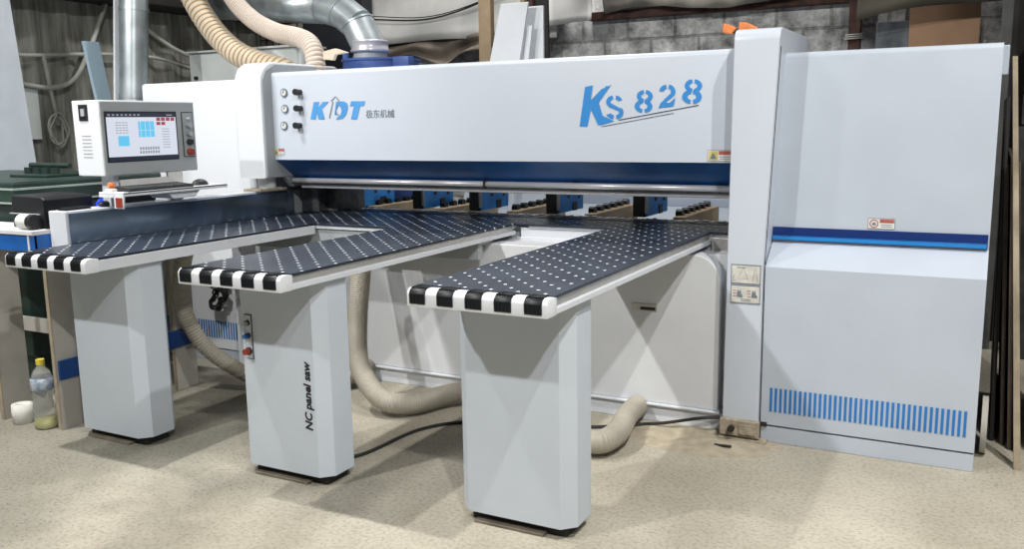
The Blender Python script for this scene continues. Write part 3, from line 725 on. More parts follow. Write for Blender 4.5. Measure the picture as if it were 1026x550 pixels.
# orange push button box near the tray
bt = thing('emergency_button', 'small orange mushroom button on a white housing at the left end of the keyboard tray', 'button', (-2.17, 0.545, 1.206))
bm = nb(); box(bm, -2.20, -2.15, 0.53, 0.575, 1.206, 1.222, 0.004); obj('button_housing', bm, M['white_lbl'], bt)
bm = nb(); cyl(bm, (-2.175, 0.553, 1.222), (-2.175, 0.553, 1.236), 0.012, n=16); cyl(bm, (-2.175, 0.553, 1.236), (-2.175, 0.553, 1.252), 0.021, 0.018, n=20); obj('button_head', bm, M['orange'], bt, True)

# ------------------------------------------------------------------ workbench on the left
wb = thing('workbench', 'white topped workbench with blue apron and raw board legs, at the left edge', 'workbench', (-2.9, 0.7, 0))
bm = nb(); prism(bm, [(-3.45, 0.23), (-2.378, 0.23), (-2.378, 1.12), (-2.87, 1.12), (-2.87, 0.48), (-3.45, 0.48)], 'Z', 1.008, 1.030, 0.003); obj('bench_top', bm, M['benchwhite'], wb)
bm = nb(); box(bm, -3.45, -2.378, 0.238, 0.255, 0.925, 1.008, 0.002); box(bm, -2.396, -2.378, 0.24, 1.10, 0.925, 1.008, 0.002); obj('blue_apron', bm, M['blue'], wb)
bm = nb(); box(bm, -2.425, -2.413, 0.234, 0.239, 0.925, 1.008); obj('apron_strip', bm, M['benchwhite'], wb)
for (x, y0, y1) in ((-2.366, 0.26, 0.42), (-2.372, 1.02, 1.18), (-2.80, 0.235, 0.40), (-3.38, 0.24, 0.5)):
    bm = nb(); box(bm, x, x+0.018, y0+0.004, y1, 0.0, 0.925, 0.001); lg = obj('leg', bm, M['benchgrey'], wb)
    bm = nb(); box(bm, x-0.003, x+0.021, y0, y0+0.005, 0.0, 0.925); obj('raw_edge', bm, M['woodpale'], lg)
bm = nb(); box(bm, -2.348, -2.334, 0.275, 1.17, 0.262, 0.362, 0.002); obj('blue_side_rail', bm, M['blue_dk'], wb)
bm = nb(); box(bm, -3.36, -2.375, 0.50, 0.518, 0.42, 0.50, 0.002); obj('back_rail', bm, M['benchgrey'], wb)

# things on / under the bench
pr_ = thing('label_printer', 'black box shaped desktop printer on the workbench', 'printer', (-2.55, 0.42, 1.03))
bm = nb(); prism(bm, [(-2.67, 1.03), (-2.40, 1.03), (-2.40, 1.175), (-2.43, 1.19), (-2.66, 1.195), (-2.67, 1.185)], 'Y', 0.33, 0.60, 0.006); obj('printer_body', bm, M['black'], pr_)
bm = nb(); box(bm, -2.405, -2.392, 0.32, 0.60, 1.03, 1.178, 0.006); obj('printer_side_cover', bm, M['rubber'], pr_)
bm = nb(); box(bm, -2.68, -2.44, 0.322, 0.332, 1.10, 1.105); obj('printer_seam', bm, M['greyp'], pr_)
pl = thing('paper_roll', 'white paper roll with a black end lying in front of the printer', 'paper roll', (-2.52, 0.27, 1.03))
bm = nb(); cyl(bm, (-2.53, 0.285, 1.069), (-2.455, 0.285, 1.069), 0.038, n=28); obj('roll', bm, M['white_lbl'], pl, True)
bm = nb(); cyl(bm, (-2.455, 0.285, 1.069), (-2.42, 0.285, 1.069), 0.038, n=28); obj('roll_end', bm, M['black'], pl, True)
bl = thing('signal_lamp', 'glowing blue indicator light between printer and keyboard tray', 'lamp', (-2.40, 0.665, 1.03))
bm = nb(); cyl(bm, (-2.38, 0.66, 1.03), (-2.38, 0.66, 1.085), 0.046, n=20); obj('lamp_base', bm, M['benchwhite'], bl, True)
bm = nb(); lathe(bm, [(0.042, 0), (0.046, 0.02), (0.042, 0.05), (0.028, 0.07), (0.0, 0.078)], (-2.38, 0.66, 1.085)); obj('blue_dome', bm, M['bluelamp'], bl)
bm = nb(); box(bm, -2.42, -2.38, 0.76, 1.0, 1.03, 1.20, 0.006); sb = obj('junction_box', bm, M['black']); tag(sb, 'black box behind the keyboard tray, right of the blue light', 'box')
bm = nb(); prism(bm, [(-2.335, 1.1235), (-2.27, 1.1235), (-2.28, 1.136), (-2.325, 1.138)], 'Y', 0.35, 0.50, 0.003); ph = obj('phone', bm, M['rubber']); tag(ph, 'flat black phone lying on the front end of the fence', 'phone')
bm = nb(); bmesh.ops.create_uvsphere(bm, u_segments=18, v_segments=10, radius=1); bm.transform(Matrix.Translation((-2.29, 0.60, 1.139)) @ Matrix.Diagonal((0.03, 0.05, 0.016, 1)))
sm = obj('spare_mouse', bm, M['rubber'], None, True); tag(sm, 'rounded black hand piece on top of the fence beside the red tray label', 'hand piece')

# bottle and roll on the floor
bo = thing('plastic_bottle', 'clear plastic bottle with yellow cap standing on the floor by the bench', 'bottle', (-2.52, 0.25, 0))
cx, cy = -2.465, 0.26
bm = nb(); lathe(bm, [(0.0, 0.0), (0.050, 0.0), (0.055, 0.012), (0.055, 0.08), (0.050, 0.10), (0.055, 0.12), (0.047, 0.165), (0.055, 0.205), (0.054, 0.26), (0.040, 0.30), (0.020, 0.325), (0.018, 0.335), (0.0, 0.336)], (cx, cy, 0.001)); obj('bottle_body', bm, M['bottle'], bo)
bm = nb(); cyl(bm, (cx, cy, 0.336), (cx, cy, 0.364), 0.021, n=20); obj('cap', bm, M['capyellow'], bo, True)
bm = nb(); lathe(bm, [(0.0505, 0.205), (0.0562, 0.21), (0.0562, 0.262), (0.052, 0.268)], (cx, cy, 0.001)); obj('bottle_label', bm, mat('bottle_label_print', (0.55, 0.60, 0.66), 0.5, scale=40, col2=(0.18, 0.26, 0.40)), bo)
bm = nb(); lathe(bm, [(0.0, 0.004), (0.051, 0.004), (0.052, 0.05), (0.0, 0.05)], (cx, cy, 0.001)); obj('yellow_liquid', bm, mat('yellow_liquid', (0.62, 0.60, 0.20), 0.3), bo)
bm = nb(); lathe(bm, [(0.022, 0.0), (0.052, 0.0), (0.053, 0.05), (0.052, 0.10), (0.022, 0.10), (0.021, 0.05), (0.022, 0.0)], (-2.655, 0.26, 0.0)); tr = obj('tissue_roll', bm, M['tissue']); tag(tr, 'white tissue roll standing on the floor left of the bottle', 'tissue roll')

# green machine behind the bench
gm = thing('green_machine', 'dark green metal machine with pale edge lines behind the workbench', 'machine', (-3.7, 1.0, 0))
bm = nb(); box(bm, -4.35, -2.95, 0.55, 1.45, 0.25, 1.12, 0.012); obj('cabinet', bm, M['green'], gm)
bm = nb(); box(bm, -4.45, -2.90, 0.50, 1.50, 1.12, 1.245, 0.012); obj('top_bed', bm, M['green'], gm)
bm = nb(); box(bm, -4.45, -2.895, 0.494, 0.505, 1.20, 1.212, 0.002); box(bm, -4.45, -2.895, 0.494, 0.505, 1.125, 1.135, 0.002); box(bm, -2.902, -2.893, 0.5, 1.5, 1.20, 1.212, 0.002); box(bm, -2.902, -2.893, 0.5, 1.5, 1.125, 1.135, 0.002); obj('edge_rail', bm, M['greenline'], gm)
bm = nb(); box(bm, -3.46, -3.12, 0.85, 1.15, 1.245, 1.262, 0.004)
for k in range(4): cyl(bm, (-3.42+0.085*k, 0.95, 1.262), (-3.42+0.085*k, 0.95, 1.30), 0.026, n=14)
cyl(bm, (-3.47, 1.0, 1.31), (-3.10, 1.0, 1.31), 0.016, n=14)
obj('gear_block', bm, M['green'], gm, True)
for x in (-4.3, -3.05):
    bm = nb(); box(bm, x-0.06, x+0.06, 0.6, 1.4, 0.0, 0.25, 0.005); obj('machine_foot', bm, M['green'], gm)

# ------------------------------------------------------------------ suction hoses, cables
bm = nb(); tube(bm, catmull([(-2.12, 0.96, 0.885), (-2.17, 0.96, 0.75), (-2.22, 0.98, 0.55), (-2.18, 1.05, 0.32), (-2.07, 1.14, 0.17), (-1.90, 1.22, 0.08), (-1.65, 1.32, 0.062), (-1.48, 1.45, 0.065), (-1.44, 1.60, 0.08), (-1.44, 1.665, 0.10)], 12), 0.042, 18, rib=(0.005, 0.018))
h1 = obj('suction_hose', bm, M['hose'], None); tag(h1, 'grey ribbed hose curving down behind the middle stand on its left', 'hose', 'grey hoses under the support tables')
bm = nb(); tube(bm, catmull([(-1.30, 1.46, 0.86), (-1.27, 1.40, 0.70), (-1.23, 1.30, 0.45), (-1.15, 1.20, 0.25), (-0.98, 1.14, 0.11), (-0.84, 1.22, 0.07), (-0.70, 1.50, 0.07), (-0.35, 1.60, 0.075), (0.0, 1.30, 0.075), (0.15, 1.13, 0.075), (0.28, 1.10, 0.075), (0.31, 1.25, 0.075), (0.265, 1.50, 0.075), (0.255, 1.68, 0.075)], 12), 0.054, 18, rib=(0.002, 0.012))
h2 = obj('suction_hose', bm, M['hose'], None); tag(h2, 'thick grey hose looping on the floor behind the nearest stand', 'hose', 'grey hoses under the support tables')
bm = nb(); tube(bm, catmull([(-1.0, 0.35, 0.009), (-0.85, 0.50, 0.009), (-0.72, 0.64, 0.009), (-0.67, 1.04, 0.009), (-0.50, 1.25, 0.009), (-0.2, 1.32, 0.009), (0.1, 1.45, 0.009), (0.30, 1.58, 0.012), (0.42, 1.60, 0.03), (0.60, 1.62, 0.075), (0.69, 1.66, 0.08)], 10), 0.0085, 8)
c1 = obj('power_cable', bm, M['cable'], None, True); tag(c1, 'black cable snaking over the floor under the support tables', 'cable')
bm = nb(); rnd = random.Random(3); path = []
for i in range(90):
    a = i*0.42; r__ = 0.045+0.028*math.sin(i*0.83); path.append((-2.585+0.012*math.sin(i*1.7)+1.3*r__*math.cos(a), 1.605-0.0006*i*0.3, 0.43+0.014*math.cos(i*1.1)+r__*math.sin(a)))
tube(bm, catmull(path, 3), 0.006, 6)
tube(bm, catmull([(-2.66, 1.62, 0.50), (-2.55, 1.62, 0.53), (-2.50, 1.62, 0.50), (-2.62, 1.62, 0.515), (-2.70, 1.62, 0.54), (-2.56, 1.62, 0.57), (-2.48, 1.62, 0.545), (-2.60, 1.62, 0.56)], 6), 0.007, 6)
c2 = obj('cable_coil', bm, M['cable'], None, True); tag(c2, 'tangled coil of black cable hanging on the left cabinet', 'cable')

# ribbed dust hoses above the bridge
hA = thing('dust_hose', 'thick tan ribbed dust hose coming down to the left column', 'hose', (-2.6, 2.3, 1.9), 'cream ribbed dust hoses')
bm = nb(); tube(bm, catmull([(-3.95, 2.7, 2.85), (-3.70, 2.62, 2.50), (-3.44, 2.55, 2.24), (-3.14, 2.46, 2.06), (-2.86, 2.40, 1.965), (-2.60, 2.36, 1.90), (-2.42, 2.34, 1.80)], 12), 0.078, 20, rib=(0.012, 0.052), ribmi=1)
obj('hose_body', bm, [M['cream'], M['creamrib']], hA)
hB = thing('dust_hose', 'paler ribbed dust hose bending down behind the bridge next to the gauges', 'hose', (-2.2, 2.2, 1.9), 'cream ribbed dust hoses')
bm = nb(); tube(bm, catmull([(-3.62, 2.75, 2.85), (-3.34, 2.65, 2.50), (-3.05, 2.55, 2.30), (-2.74, 2.45, 2.18), (-2.46, 2.36, 2.12), (-2.29, 2.28, 2.06), (-2.22, 2.24, 1.97), (-2.20, 2.22, 1.80)], 12), 0.060, 20, rib=(0.006, 0.026), ribmi=1)
obj('hose_body', bm, [M['pinkhose'], M['pinkrib']], hB)
bm = nb(); prism(bm, [(-2.12, 2.0), (-2.02, 2.015), (-1.92, 1.985), (-2.02, 1.975), (-2.04, 1.94), (-2.12, 1.95)], 'Y', 2.2, 2.23, 0.004); obj('tied_rag', bm, M['cream'], hB)

# ------------------------------------------------------------------ dust collector and galvanised duct
dc = thing('dust_collector', 'blue drum shaped dust collector head behind the bridge', 'dust collector', (-2.3, 3.2, 0))
bm = nb(); cyl(bm, (-2.38, 3.2, 0.0), (-2.38, 3.2, 1.90), 0.27, n=36); cyl(bm, (-2.38, 3.2, 1.90), (-2.38, 3.2, 1.995), 0.29, n=36); obj('drum', bm, M['colblue'], dc, True)
bm = nb(); cyl(bm, (-2.38, 3.2, 1.995), (-2.38, 3.2, 2.012), 0.30, n=36); box(bm, -2.12, -1.98, 2.98, 3.05, 1.92, 2.01, 0.004); cyl(bm, (-2.60, 3.05, 2.0), (-2.60, 3.05, 2.07), 0.025, n=10); obj('rim', bm, M['colblue'], dc, True)
bm = nb(); lathe(bm, [(0.14, 0.0), (0.125, 0.05), (0.12, 0.09)], (-2.48, 3.2, 2.008)); obj('inlet_neck', bm, M['greyp'], dc)
du = thing('elbow_duct', 'galvanised duct running along the top and elbowing down to the blue collector', 'duct', (-2.42, 3.2, 2.1))
def bend(c, R, a0, a1, k=10): return [(c[0]+R*math.cos(a0+(a1-a0)*i/k), c[1], c[2]+R*math.sin(a0+(a1-a0)*i/k)) for i in range(k+1)]
bm = nb(); tube(bm, [(-4.3, 3.45, 2.585), (-3.4, 3.30, 2.49), (-2.91, 3.22, 2.44)], 0.13, 24); obj('straight_section', bm, M['galv'], du)
for i, (p, q) in enumerate((((-2.93, 3.22, 2.445), (-2.73, 3.21, 2.39)), ((-2.745, 3.21, 2.395), (-2.58, 3.2, 2.28)), ((-2.59, 3.2, 2.295), (-2.485, 3.2, 2.10)))):
    bm = nb(); cyl(bm, p, q, 0.128, n=24); cyl(bm, p, Vector(p).lerp(Vector(q), 0.06), 0.135, n=24); obj('elbow_segment', bm, M['galv'], du, True)
bm = nb(); lathe(bm, [(0.118, 0.0), (0.145, 0.0), (0.150, 0.015), (0.140, 0.03), (0.140, 0.07), (0.148, 0.08), (0.128, 0.09)], (-2.48, 3.2, 2.07)); obj('collar', bm, M['steel'], du)
vd = thing('vertical_duct', 'tall shiny galvanised pipe standing behind the console', 'duct', (-4.2, 2.45, 0))
bm = nb(); cyl(bm, (-4.20, 2.232, 0.0), (-4.20, 2.561, 3.2), 0.108, n=28); obj('pipe_body', bm, M['galv'], vd, True)
for z in (1.75, 2.42):
    bm = nb(); cyl(bm, (-4.20, 2.232+0.103*z, z), (-4.20, 2.235+0.103*z, z+0.03), 0.113, n=28); obj('pipe_seam', bm, M['galv'], vd, True)
bm = nb(); prism(bm, [(2.16, 0.0), (2.235, 0.0), (2.555, 3.2), (2.48, 3.2)], 'X', -4.34, -4.32, 0.003); sw_ = obj('white_batten', bm, M['sheetwhite']); tag(sw_, 'narrow white batten standing against the left of the galvanised pipe', 'batten')

# ------------------------------------------------------------------ items along the left wall
def leaning(x, y0, y1, z1, th, ang, m, name, label, cat, group=None, axis='Y'):
    bm = nb(); box(bm, x, x+th, y0, y1, 0, z1, 0.002, rot=Matrix.Rotation(ang, 3, axis), piv=(x, (y0+y1)/2, 0))
    o = obj(name, bm, m); tag(o, label, cat, group); return o
bm = nb(); prism(bm, [(0.25, 0.0), (1.84, 0.0), (1.815, 1.21), (1.725, 2.6), (0.0, 2.6)], 'X', -4.62, -4.60, 0.002)
o = obj('leaning_sheet', bm, M['sheetgrey']); tag(o, 'large pale grey sheet standing at the far left edge behind the green machine', 'board')
bm = nb(); prism(bm, [(2.60, 0.0), (2.73, 0.0), (2.375, 2.2), (2.24, 2.2)], 'X', -4.53, -4.50, 0.002)
o = obj('leaning_board', bm, M['sheetblue']); tag(o, 'narrow pale blue board leaning against the corrugated wall', 'board')
cd = thing('wall_conduit', 'grey conduit pipes running and sagging across the corrugated wall', 'pipe', (-4.9, 2.8, 1.8))
bm = nb(); tube(bm, catmull([(-4.90, 1.8, 2.10), (-4.90, 2.05, 2.10), (-4.90, 2.45, 2.13), (-4.90, 2.85, 2.15), (-4.90, 3.3, 2.14), (-4.90, 3.9, 2.02)], 8), 0.016, 8); obj('upper_conduit', bm, M['pipe'], cd)
bm = nb(); tube(bm, catmull([(-4.88, 1.95, 1.875), (-4.88, 2.2, 1.855), (-4.88, 2.41, 1.93), (-4.88, 2.57, 2.16), (-4.88, 2.68, 2.38), (-4.88, 2.77, 2.56)], 8), 0.020, 8); obj('curved_conduit', bm, M['pipe'], cd)
bm = nb(); tube(bm, [(-4.90, 2.164, 2.11), (-4.89, 2.19, 1.85), (-4.89, 2.235, 1.56)], 0.017, 8); obj('drop_conduit', bm, M['pipe'], cd)
bm = nb(); tube(bm, catmull([(-4.9, 3.15, 2.42), (-4.9, 3.35, 2.30), (-4.9, 3.6, 2.20), (-4.9, 4.1, 2.08)], 8), 0.020, 8); obj('sloping_conduit', bm, M['pipe'], cd)
bm = nb(); path = []
for i in range(60): a = i*0.4; path.append((-4.88+0.0008*i, 2.20+(0.07+0.02*math.sin(i*.7))*math.cos(a), 1.52+(0.12+0.02*math.cos(i))*math.sin(a)))
tube(bm, catmull(path, 3), 0.006, 6); o = obj('wire_coil', bm, M['pipe']); tag(o, 'loose coil of grey wire hanging on the corrugated wall', 'wire')
bm = nb(); box(bm, -4.96, -4.90, 1.86, 2.09, 1.45, 1.88, 0.005); o = obj('wall_box', bm, M['elec']); tag(o, 'grey flat box on the corrugated wall beside the big grey sheet', 'box')
bm = nb(); box(bm, -4.86, -4.70, 3.05, 3.35, 0.9, 1.25, 0.01); o = None; bm.free()
eb = thing('electric_cabinet', 'pale grey electric cabinet behind the left cabinet below the tan hose', 'electric cabinet', (-3.9, 3.1, 0))
bm = nb(); box(bm, -4.20, -3.0, 3.0, 3.3, 0.0, 2.13, 0.008); obj('cabinet_body', bm, M['elec'], eb)
bm = nb(); box(bm, -4.05, -3.02, 2.985, 3.0, 0.9, 2.11, 0.004); obj('cabinet_door', bm, M['elec'], eb)
bm = nb(); box(bm, -4.21, -2.99, 2.97, 3.31, 2.13, 2.145, 0.003); cyl(bm, (-4.12, 2.998, 1.93), (-4.12, 2.975, 1.93), 0.014, n=12, mi=1); obj('cabinet_lid', bm, [M['elec'], M['dark']], eb)
# wire mesh panel
mp_ = thing('mesh_panel', 'square wire mesh over a pale backing above the electric cabinet', 'mesh panel', (-4.5, 4.7, 1.9))
bm = nb(); box(bm, -5.0, -4.32, 4.74, 4.76, 1.6, 2.9); obj('pale_backing', bm, mat('pale_backing', (0.40, 0.36, 0.30), 0.8, var=0.2), mp_)
bm = nb()
for k in range(9): x = -4.99+k*0.083; box(bm, x-0.004, x+0.004, 4.70, 4.708, 1.6, 2.9)
for k in range(17): z = 1.6+k*0.08; box(bm, -5.0, -4.32, 4.708, 4.716, z-0.004, z+0.004)
obj('wire_grid', bm, M['dark'], mp_)
bm = nb(); box(bm, -4.32, -3.58, 4.6, 4.75, 0.0, 3.0, 0.01); o = obj('dark_backdrop', bm, mat('near_black_board', (0.014, 0.016, 0.022), 0.6)); tag(o, 'near black panel behind the galvanised duct', 'panel')

# tarpaulins on the back wall
def cloth(name, x0, x1, zt, zb, y, amp, m, label, cat='tarpaulin', nx=40, nz=12, fr=5.0, seed=0, th=0.004):
    bm = nb(); rr = random.Random(seed); ph_ = rr.random()*6; g = []
    for j in range(nz+1):
        row = []
        for i in range(nx+1):
            u = i/nx; v = j/nz; x = x0+(x1-x0)*u
            za, zb_ = zt(u), zb(u); z = za+(zb_-za)*v
            yy = y-amp*(0.5+0.5*math.sin(u*fr*2*PI+ph_+v*3.0+1.2*math.sin(v*4+ph_)))*(0.35+0.65*v) - 0.4*amp*math.sin(v*9+u*7+ph_)
            row.append(bm.verts.new((x, yy, z)))
        g.append(row)
    for j in range(nz):
        for i in range(nx): bm.faces.new((g[j][i], g[j][i+1], g[j+1][i+1], g[j+1][i])).smooth = True
    o = obj(name, bm, m); md = o.modifiers.new('thickness', 'SOLIDIFY'); md.thickness = th
    return tag(o, label, cat)
cloth('tarpaulin', -3.72, -1.62, lambda u: 3.1, lambda u: 2.27+0.03*math.sin(u*PI*1.3), 4.80, 0.05, M['tarp'], 'pale grey tarpaulin sheet stretched over the back wall above the bridge', fr=2)
cloth('sacking', -3.52, -1.72, lambda u: 2.36, lambda u: 2.05+0.13*abs(math.sin(u*PI*2.2+0.6)), 4.86, 0.10, M['tarpbrown'], 'crumpled brown sacking hanging below the grey tarpaulin', 'sacking', fr=3, seed=3)
cloth('tarpaulin', -1.78, -1.24, lambda u: 3.0, lambda u: 2.325+0.03*u, 4.62, 0.05, M['tarp'], 'small pale tarpaulin flap with folds to the right of the white boards', fr=1.5, seed=5)
cloth('tarpaulin', -1.22, 0.75, lambda u: 3.2, lambda u: 2.43+0.03*math.sin(u*9), 4.84, 0.06, mat('grey_brown_tarpaulin', (0.20, 0.185, 0.16), 0.8, var=0.2, scale=3, bump=0.4, bscale=6), 'grey brown tarpaulin along the top of the block wall', 'tarpaulin', fr=6, seed=8)
cloth('awning', 0.88, 1.95, lambda u: 3.0, lambda u: 2.19+0.085*u+0.06*math.sin(u*PI)*(1-u), 4.38, 0.03, M['cloth'], 'dark brown awning edge over the right cabinet', 'awning', fr=1, seed=9)
for (p, lb) in (([(-3.6, 4.68, 2.52), (-2.9, 4.68, 2.48), (-2.3, 4.68, 2.60), (-1.8, 4.68, 2.80)], 'black cable sagging across the grey tarpaulin'),):
    bm = nb(); tube(bm, catmull(p, 8), 0.008, 6); tube(bm, catmull([(q[0], q[1], q[2]+0.03-0.01*i) for i, q in enumerate(p)], 8), 0.005, 6)
    o = obj('overhead_cable', bm, M['cable']); tag(o, lb, 'cable')

# timber and boards leaning behind the bridge
bm = nb(); box(bm, -1.69, -1.585, 3.5, 3.56, 0.0, 2.9, 0.004); 
wt = obj('timber_post', bm, M['wood']); tag(wt, 'raw timber post standing left of the white boards', 'timber', 'timber posts behind the bridge')
bm = nb(); box(bm, -1.715, -1.675, 3.9, 3.94, 0.0, 3.0, 0.003, rot=Matrix.Rotation(0.07, 3, 'Y'), piv=(-1.70, 3.9, 0)); wt = obj('timber_post', bm, M['wood']); tag(wt, 'thin timber strip slanting between the raw post and the white boards', 'timber', 'timber posts behind the bridge')
def slant(x0b, x1b, x0t, x1t, y, th, zt, m, name, label, cat, group=None):
    bm = nb(); prism(bm, [(x0b, 0.0), (x1b, 0.0), (x1t, zt), (x0t, zt)], 'Y', y, y+th, 0.002); o = obj(name, bm, m); tag(o, label, cat, group); return o
slant(-1.98, -1.60, -1.388, -1.168, 3.30, 0.018, 2.36, M['sheetwhite'], 'white_board', 'front white board leaning behind the bridge, widest of the white boards', 'board', 'white boards leaning behind the bridge')
slant(-1.50, -1.46, -1.20, -1.155, 3.335, 0.018, 2.20, M['sheetwhite'], 'white_board', 'thin white board edge directly right of the widest white board', 'board', 'white boards leaning behind the bridge')
slant(-1.45, -1.10, -1.37, -1.10, 3.40, 0.018, 2.34, M['sheetwhite'], 'white_board', 'rear white board, its edge showing right of the widest white board', 'board', 'white boards leaning behind the bridge')
slant(-1.45, -1.32, -1.52, -1.36, 4.0, 0.03, 2.9, M['dark'], 'dark_gap_panel', 'dark panel standing in for the dark gap right of the white boards', 'board')  # dark panel put where there is only a dark gap
bm = nb(); prism(bm, [(-1.30, 0.0), (-1.24, 0.0), (-1.50, 2.9), (-1.56, 2.9)], 'Y', 3.94, 3.98, 0.003); o = obj('rusty_prop', bm, M['rust']); tag(o, 'slanting rusty steel prop beside the pale tarpaulin flap', 'prop')
# right side of the back wall
bm = nb(); box(bm, 0.775, 0.86, 4.76, 4.84, 0.0, 3.0, 0.004, mi=0); 
rp = thing('rusty_post', 'rusty upright steel post tied with wire in front of the block wall', 'post', (0.82, 4.8, 0)); obj('post_shaft', bm, M['rust'], rp)
bm = nb()
for z in (2.10, 2.115, 2.13): tube(bm, [(0.76, 4.745, z), (0.875, 4.745, z+0.004), (0.875, 4.855, z), (0.76, 4.855, z-0.004), (0.76, 4.745, z)], 0.005, 6)
obj('wire_tie', bm, M['pipe'], rp)
bm = nb(); box(bm, 1.205, 1.655, 4.62, 4.645, 0.0, 2.40, 0.003); o = obj('plywood_sheet', bm, M['tan']); tag(o, 'tan plywood sheet standing behind the right cabinet', 'board')
bm = nb(); box(bm, 0.98, 1.205, 4.66, 4.68, 0.0, 2.20, 0.003); o = obj('grey_slab', bm, mat('blue_grey_slab', (0.17, 0.19, 0.215), 0.8, var=0.3, scale=6)); tag(o, 'blue grey slab left of the plywood sheet', 'slab')
bm = nb(); box(bm, 1.785, 1.85, 4.0, 4.08, 0.0, 3.0, 0.006); o = obj('grey_post', bm, mat('grey_post', (0.10, 0.105, 0.10), 0.7, var=0.15)); tag(o, 'grey upright post at the corner of the right cabinet', 'post')
bm = nb(); box(bm, 1.84, 3.6, 4.25, 4.33, 0.0, 3.0); o = obj('dark_backdrop', bm, mat('doorway_dark', (0.03, 0.027, 0.024), 0.8, var=0.3)); tag(o, 'dark sheet standing in for the dark doorway behind the boards at the right edge', 'panel')  # dark sheet painted in for the darkness of a doorway
# boards stacked on edge at the right
for k, (x, y0, z1, m_, lb, an) in enumerate(((1.862, 2.10, 1.60, M['dark'], 'black sheet on edge touching the right cabinet', -0.022), (1.905, 2.06, 1.30, M['brown'], 'brown board on edge next to the black sheet', -0.050), (1.935, 2.00, 1.34, M['brown'], 'second brown board on edge from the cabinet', -0.055), (1.965, 1.96, 1.32, M['brown'], 'third brown board on edge, beside the pale board', -0.062))):
    bm = nb(); box(bm, x, x+0.018, y0, y0+1.3, 0, z1, 0.0015, rot=Matrix.Rotation(an, 3, 'Y'), piv=(x, y0, 0)); o = obj('stacked_board', bm, m_); tag(o, lb, 'board', 'boards standing on edge at the right')
bm = nb(); prism(bm, [(1.958, 0.0), (1.985, 0.0), (1.858, 1.77), (1.838, 1.77)], 'Y', 1.74, 1.78, 0.0015)
for v in bm.verts: v.co.y += v.co.z*0.115
o = obj('stacked_board', bm, M['woodpale']); tag(o, 'pale raw wood strip leaning in front of the brown boards', 'board', 'boards standing on edge at the right')
bm = nb(); box(bm, 2.03, 2.05, 1.95, 2.9, 0, 0.92, 0.002); o = obj('stacked_board', bm, M['sheetgrey']); tag(o, 'low pale grey board at the very right edge', 'board', 'boards standing on edge at the right')
rk = thing('stone_block', 'grey concrete block stack at the top right edge', 'block', (2.15, 3.9, 0))
bm = nb(); box(bm, 1.92, 2.4, 3.8, 4.2, 0.0, 1.45, 0.01); obj('block_lower', bm, mat('dark_block', (0.06, 0.062, 0.066), 0.9, var=0.3), rk)
bm = nb(); box(bm, 1.94, 2.4, 3.85, 4.2, 1.46, 1.66, 0.01); obj('block_middle', bm, mat('mid_block', (0.12, 0.12, 0.13), 0.9, var=0.3), rk)
bm = nb(); box(bm, 1.94, 2.4, 3.85, 4.2, 1.67, 1.98, 0.01); obj('block_upper', bm, mat('lilac_block', (0.20, 0.20, 0.22), 0.9, var=0.2), rk)
bm = nb(); cyl(bm, (1.822, 1.93, 0.165), (1.846, 1.93, 0.165), 0.13, n=32); o = obj('pale_disc', bm, M['benchgrey'], None, True); tag(o, 'pale round disc standing at the foot of the right cabinet side', 'disc')
o.location = (0, 0, -0.035)
# orange clip on the column
oc = thing('orange_tool', 'orange plastic tool lying on top of the right column', 'tool', (0.74, 1.95, 1.925))
bm = nb(); prism(bm, [(0.665, 1.926), (0.755, 1.926), (0.757, 1.955), (0.70, 1.982), (0.665, 1.985)], 'Y', 1.92, 1.97, 0.006); obj('tool_grip', bm, M['orange'], oc)
bm = nb(); prism(bm, [(0.585, 1.940), (0.63, 1.93), (0.655, 1.955), (0.635, 1.970), (0.590, 1.985)], 'Y', 1.92, 1.96, 0.006); obj('tool_jaw', bm, M['orange'], oc)
bm = nb(); box(bm, 0.62, 0.70, 1.93, 1.95, 1.935, 1.955, 0.004); obj('tool_link', bm, M['dark'], oc)
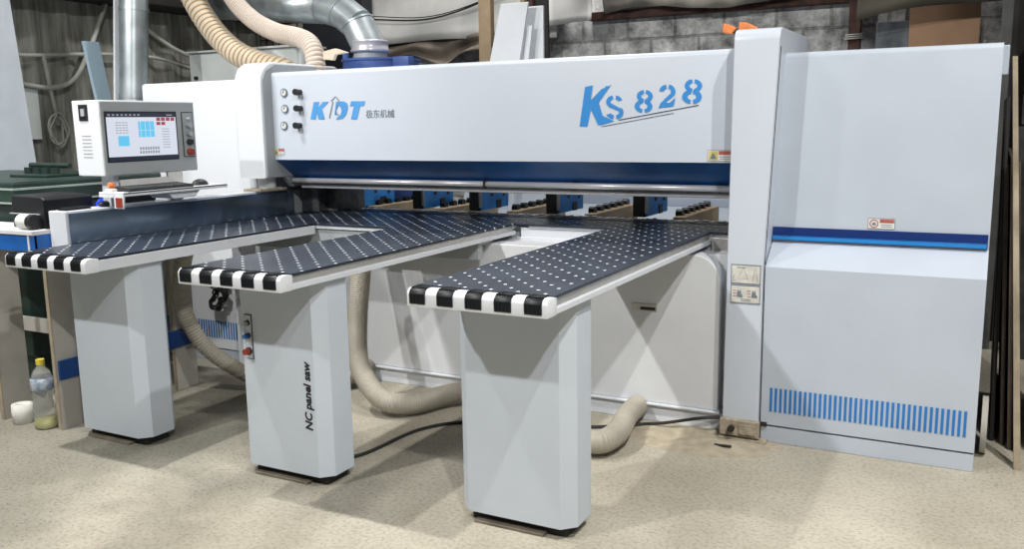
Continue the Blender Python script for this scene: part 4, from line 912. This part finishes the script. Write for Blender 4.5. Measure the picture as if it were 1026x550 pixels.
# sawdust
bm = nb()
bmesh.ops.create_grid(bm, x_segments=50, y_segments=24, size=1.0)
rs = random.Random(11)
from mathutils import noise as MN
for v in bm.verts:
    x = 0.62+v.co.x*0.42; y = 1.52+v.co.y*0.22
    r__ = max(0.0, 1-(abs(v.co.x)**2+abs(v.co.y)**2))
    h = 0.028*r__*(0.55+0.9*MN.noise(Vector((x*9, y*9, 0))))+0.004*MN.noise(Vector((x*60, y*60, 1)))*r__
    v.co = Vector((x, y, h-0.0015))
for f in bm.faces: f.smooth = True
sd_ = obj('sawdust', bm, mat('sawdust', (0.44, 0.385, 0.29), 0.95, var=0.10, scale=20, bump=0.6, bscale=120)); tag(sd_, 'heap of tan sawdust at the foot of the right column', 'sawdust'); sd_['kind'] = 'stuff'
bm = nb(); box(bm, 0.72, 0.80, 1.44, 1.455, 0.012, 0.022, 0.002, rot=Matrix.Rotation(0.1, 3, 'Z')); o = obj('wood_sliver', bm, M['dark']); tag(o, 'dark splinter lying in the sawdust before the anchor plate', 'splinter')

# ------------------------------------------------------------------ lights
def area(name, loc, tgt, size, power, col):
    ld = bpy.data.lights.new(name, 'AREA'); ld.shape = 'DISK'; ld.size = size; ld.energy = power; ld.color = col
    o = bpy.data.objects.new(name, ld); COL.objects.link(o); o.location = loc
    o.rotation_euler = (Vector(tgt)-Vector(loc)).to_track_quat('-Z', 'Y').to_euler(); return o
area('flood_lamp_left', (-2.34, -3.4, 4.8), (-0.6, 1.5, 0.8), 0.16, 172, (1.0, 0.99, 0.96))
area('flood_lamp_right', (3.3, -3.4, 4.8), (-0.2, 1.5, 0.8), 0.16, 172, (1.0, 0.99, 0.96))
cl_ = area('ceiling_lamp', (-2.8, -0.5, 5.6), (-2.0, 0.0, 0.0), 0.14, 66, (1.0, 0.97, 0.92)); cl_.data.spread = math.radians(92)
cl_ = area('ceiling_lamp', (2.9, -0.5, 5.6), (1.6, 0.0, 0.0), 0.14, 82, (1.0, 0.97, 0.92)); cl_.data.spread = math.radians(92)
area('rear_hall_lamp', (-1.5, 3.4, 5.2), (-1.8, 4.4, 1.5), 0.5, 125, (1.0, 0.99, 0.97))
sl = bpy.data.lights.new('left_fill_spot', 'SPOT'); sl.energy = 420; sl.spot_size = 0.85; sl.spot_blend = 0.6; sl.shadow_soft_size = 0.12  # added fill lamp that brightens the left cabinet and console
so_ = bpy.data.objects.new('left_fill_spot', sl); COL.objects.link(so_); so_.location = (-4.4, -2.2, 4.3)
so_.rotation_euler = (Vector((-3.1, 1.7, 1.5))-Vector(so_.location)).to_track_quat('-Z', 'Y').to_euler()
w = bpy.data.worlds.new('hall_ambient'); S.world = w; w.use_nodes = True
bg = w.node_tree.nodes['Background']; bg.inputs['Color'].default_value = (1.0, 0.93, 0.83, 1); bg.inputs['Strength'].default_value = 0.15

S.view_settings.view_transform = 'Standard'; S.view_settings.look = 'None'; S.view_settings.exposure = 0.0; S.view_settings.gamma = 1.0
S.view_settings.use_curve_mapping = False
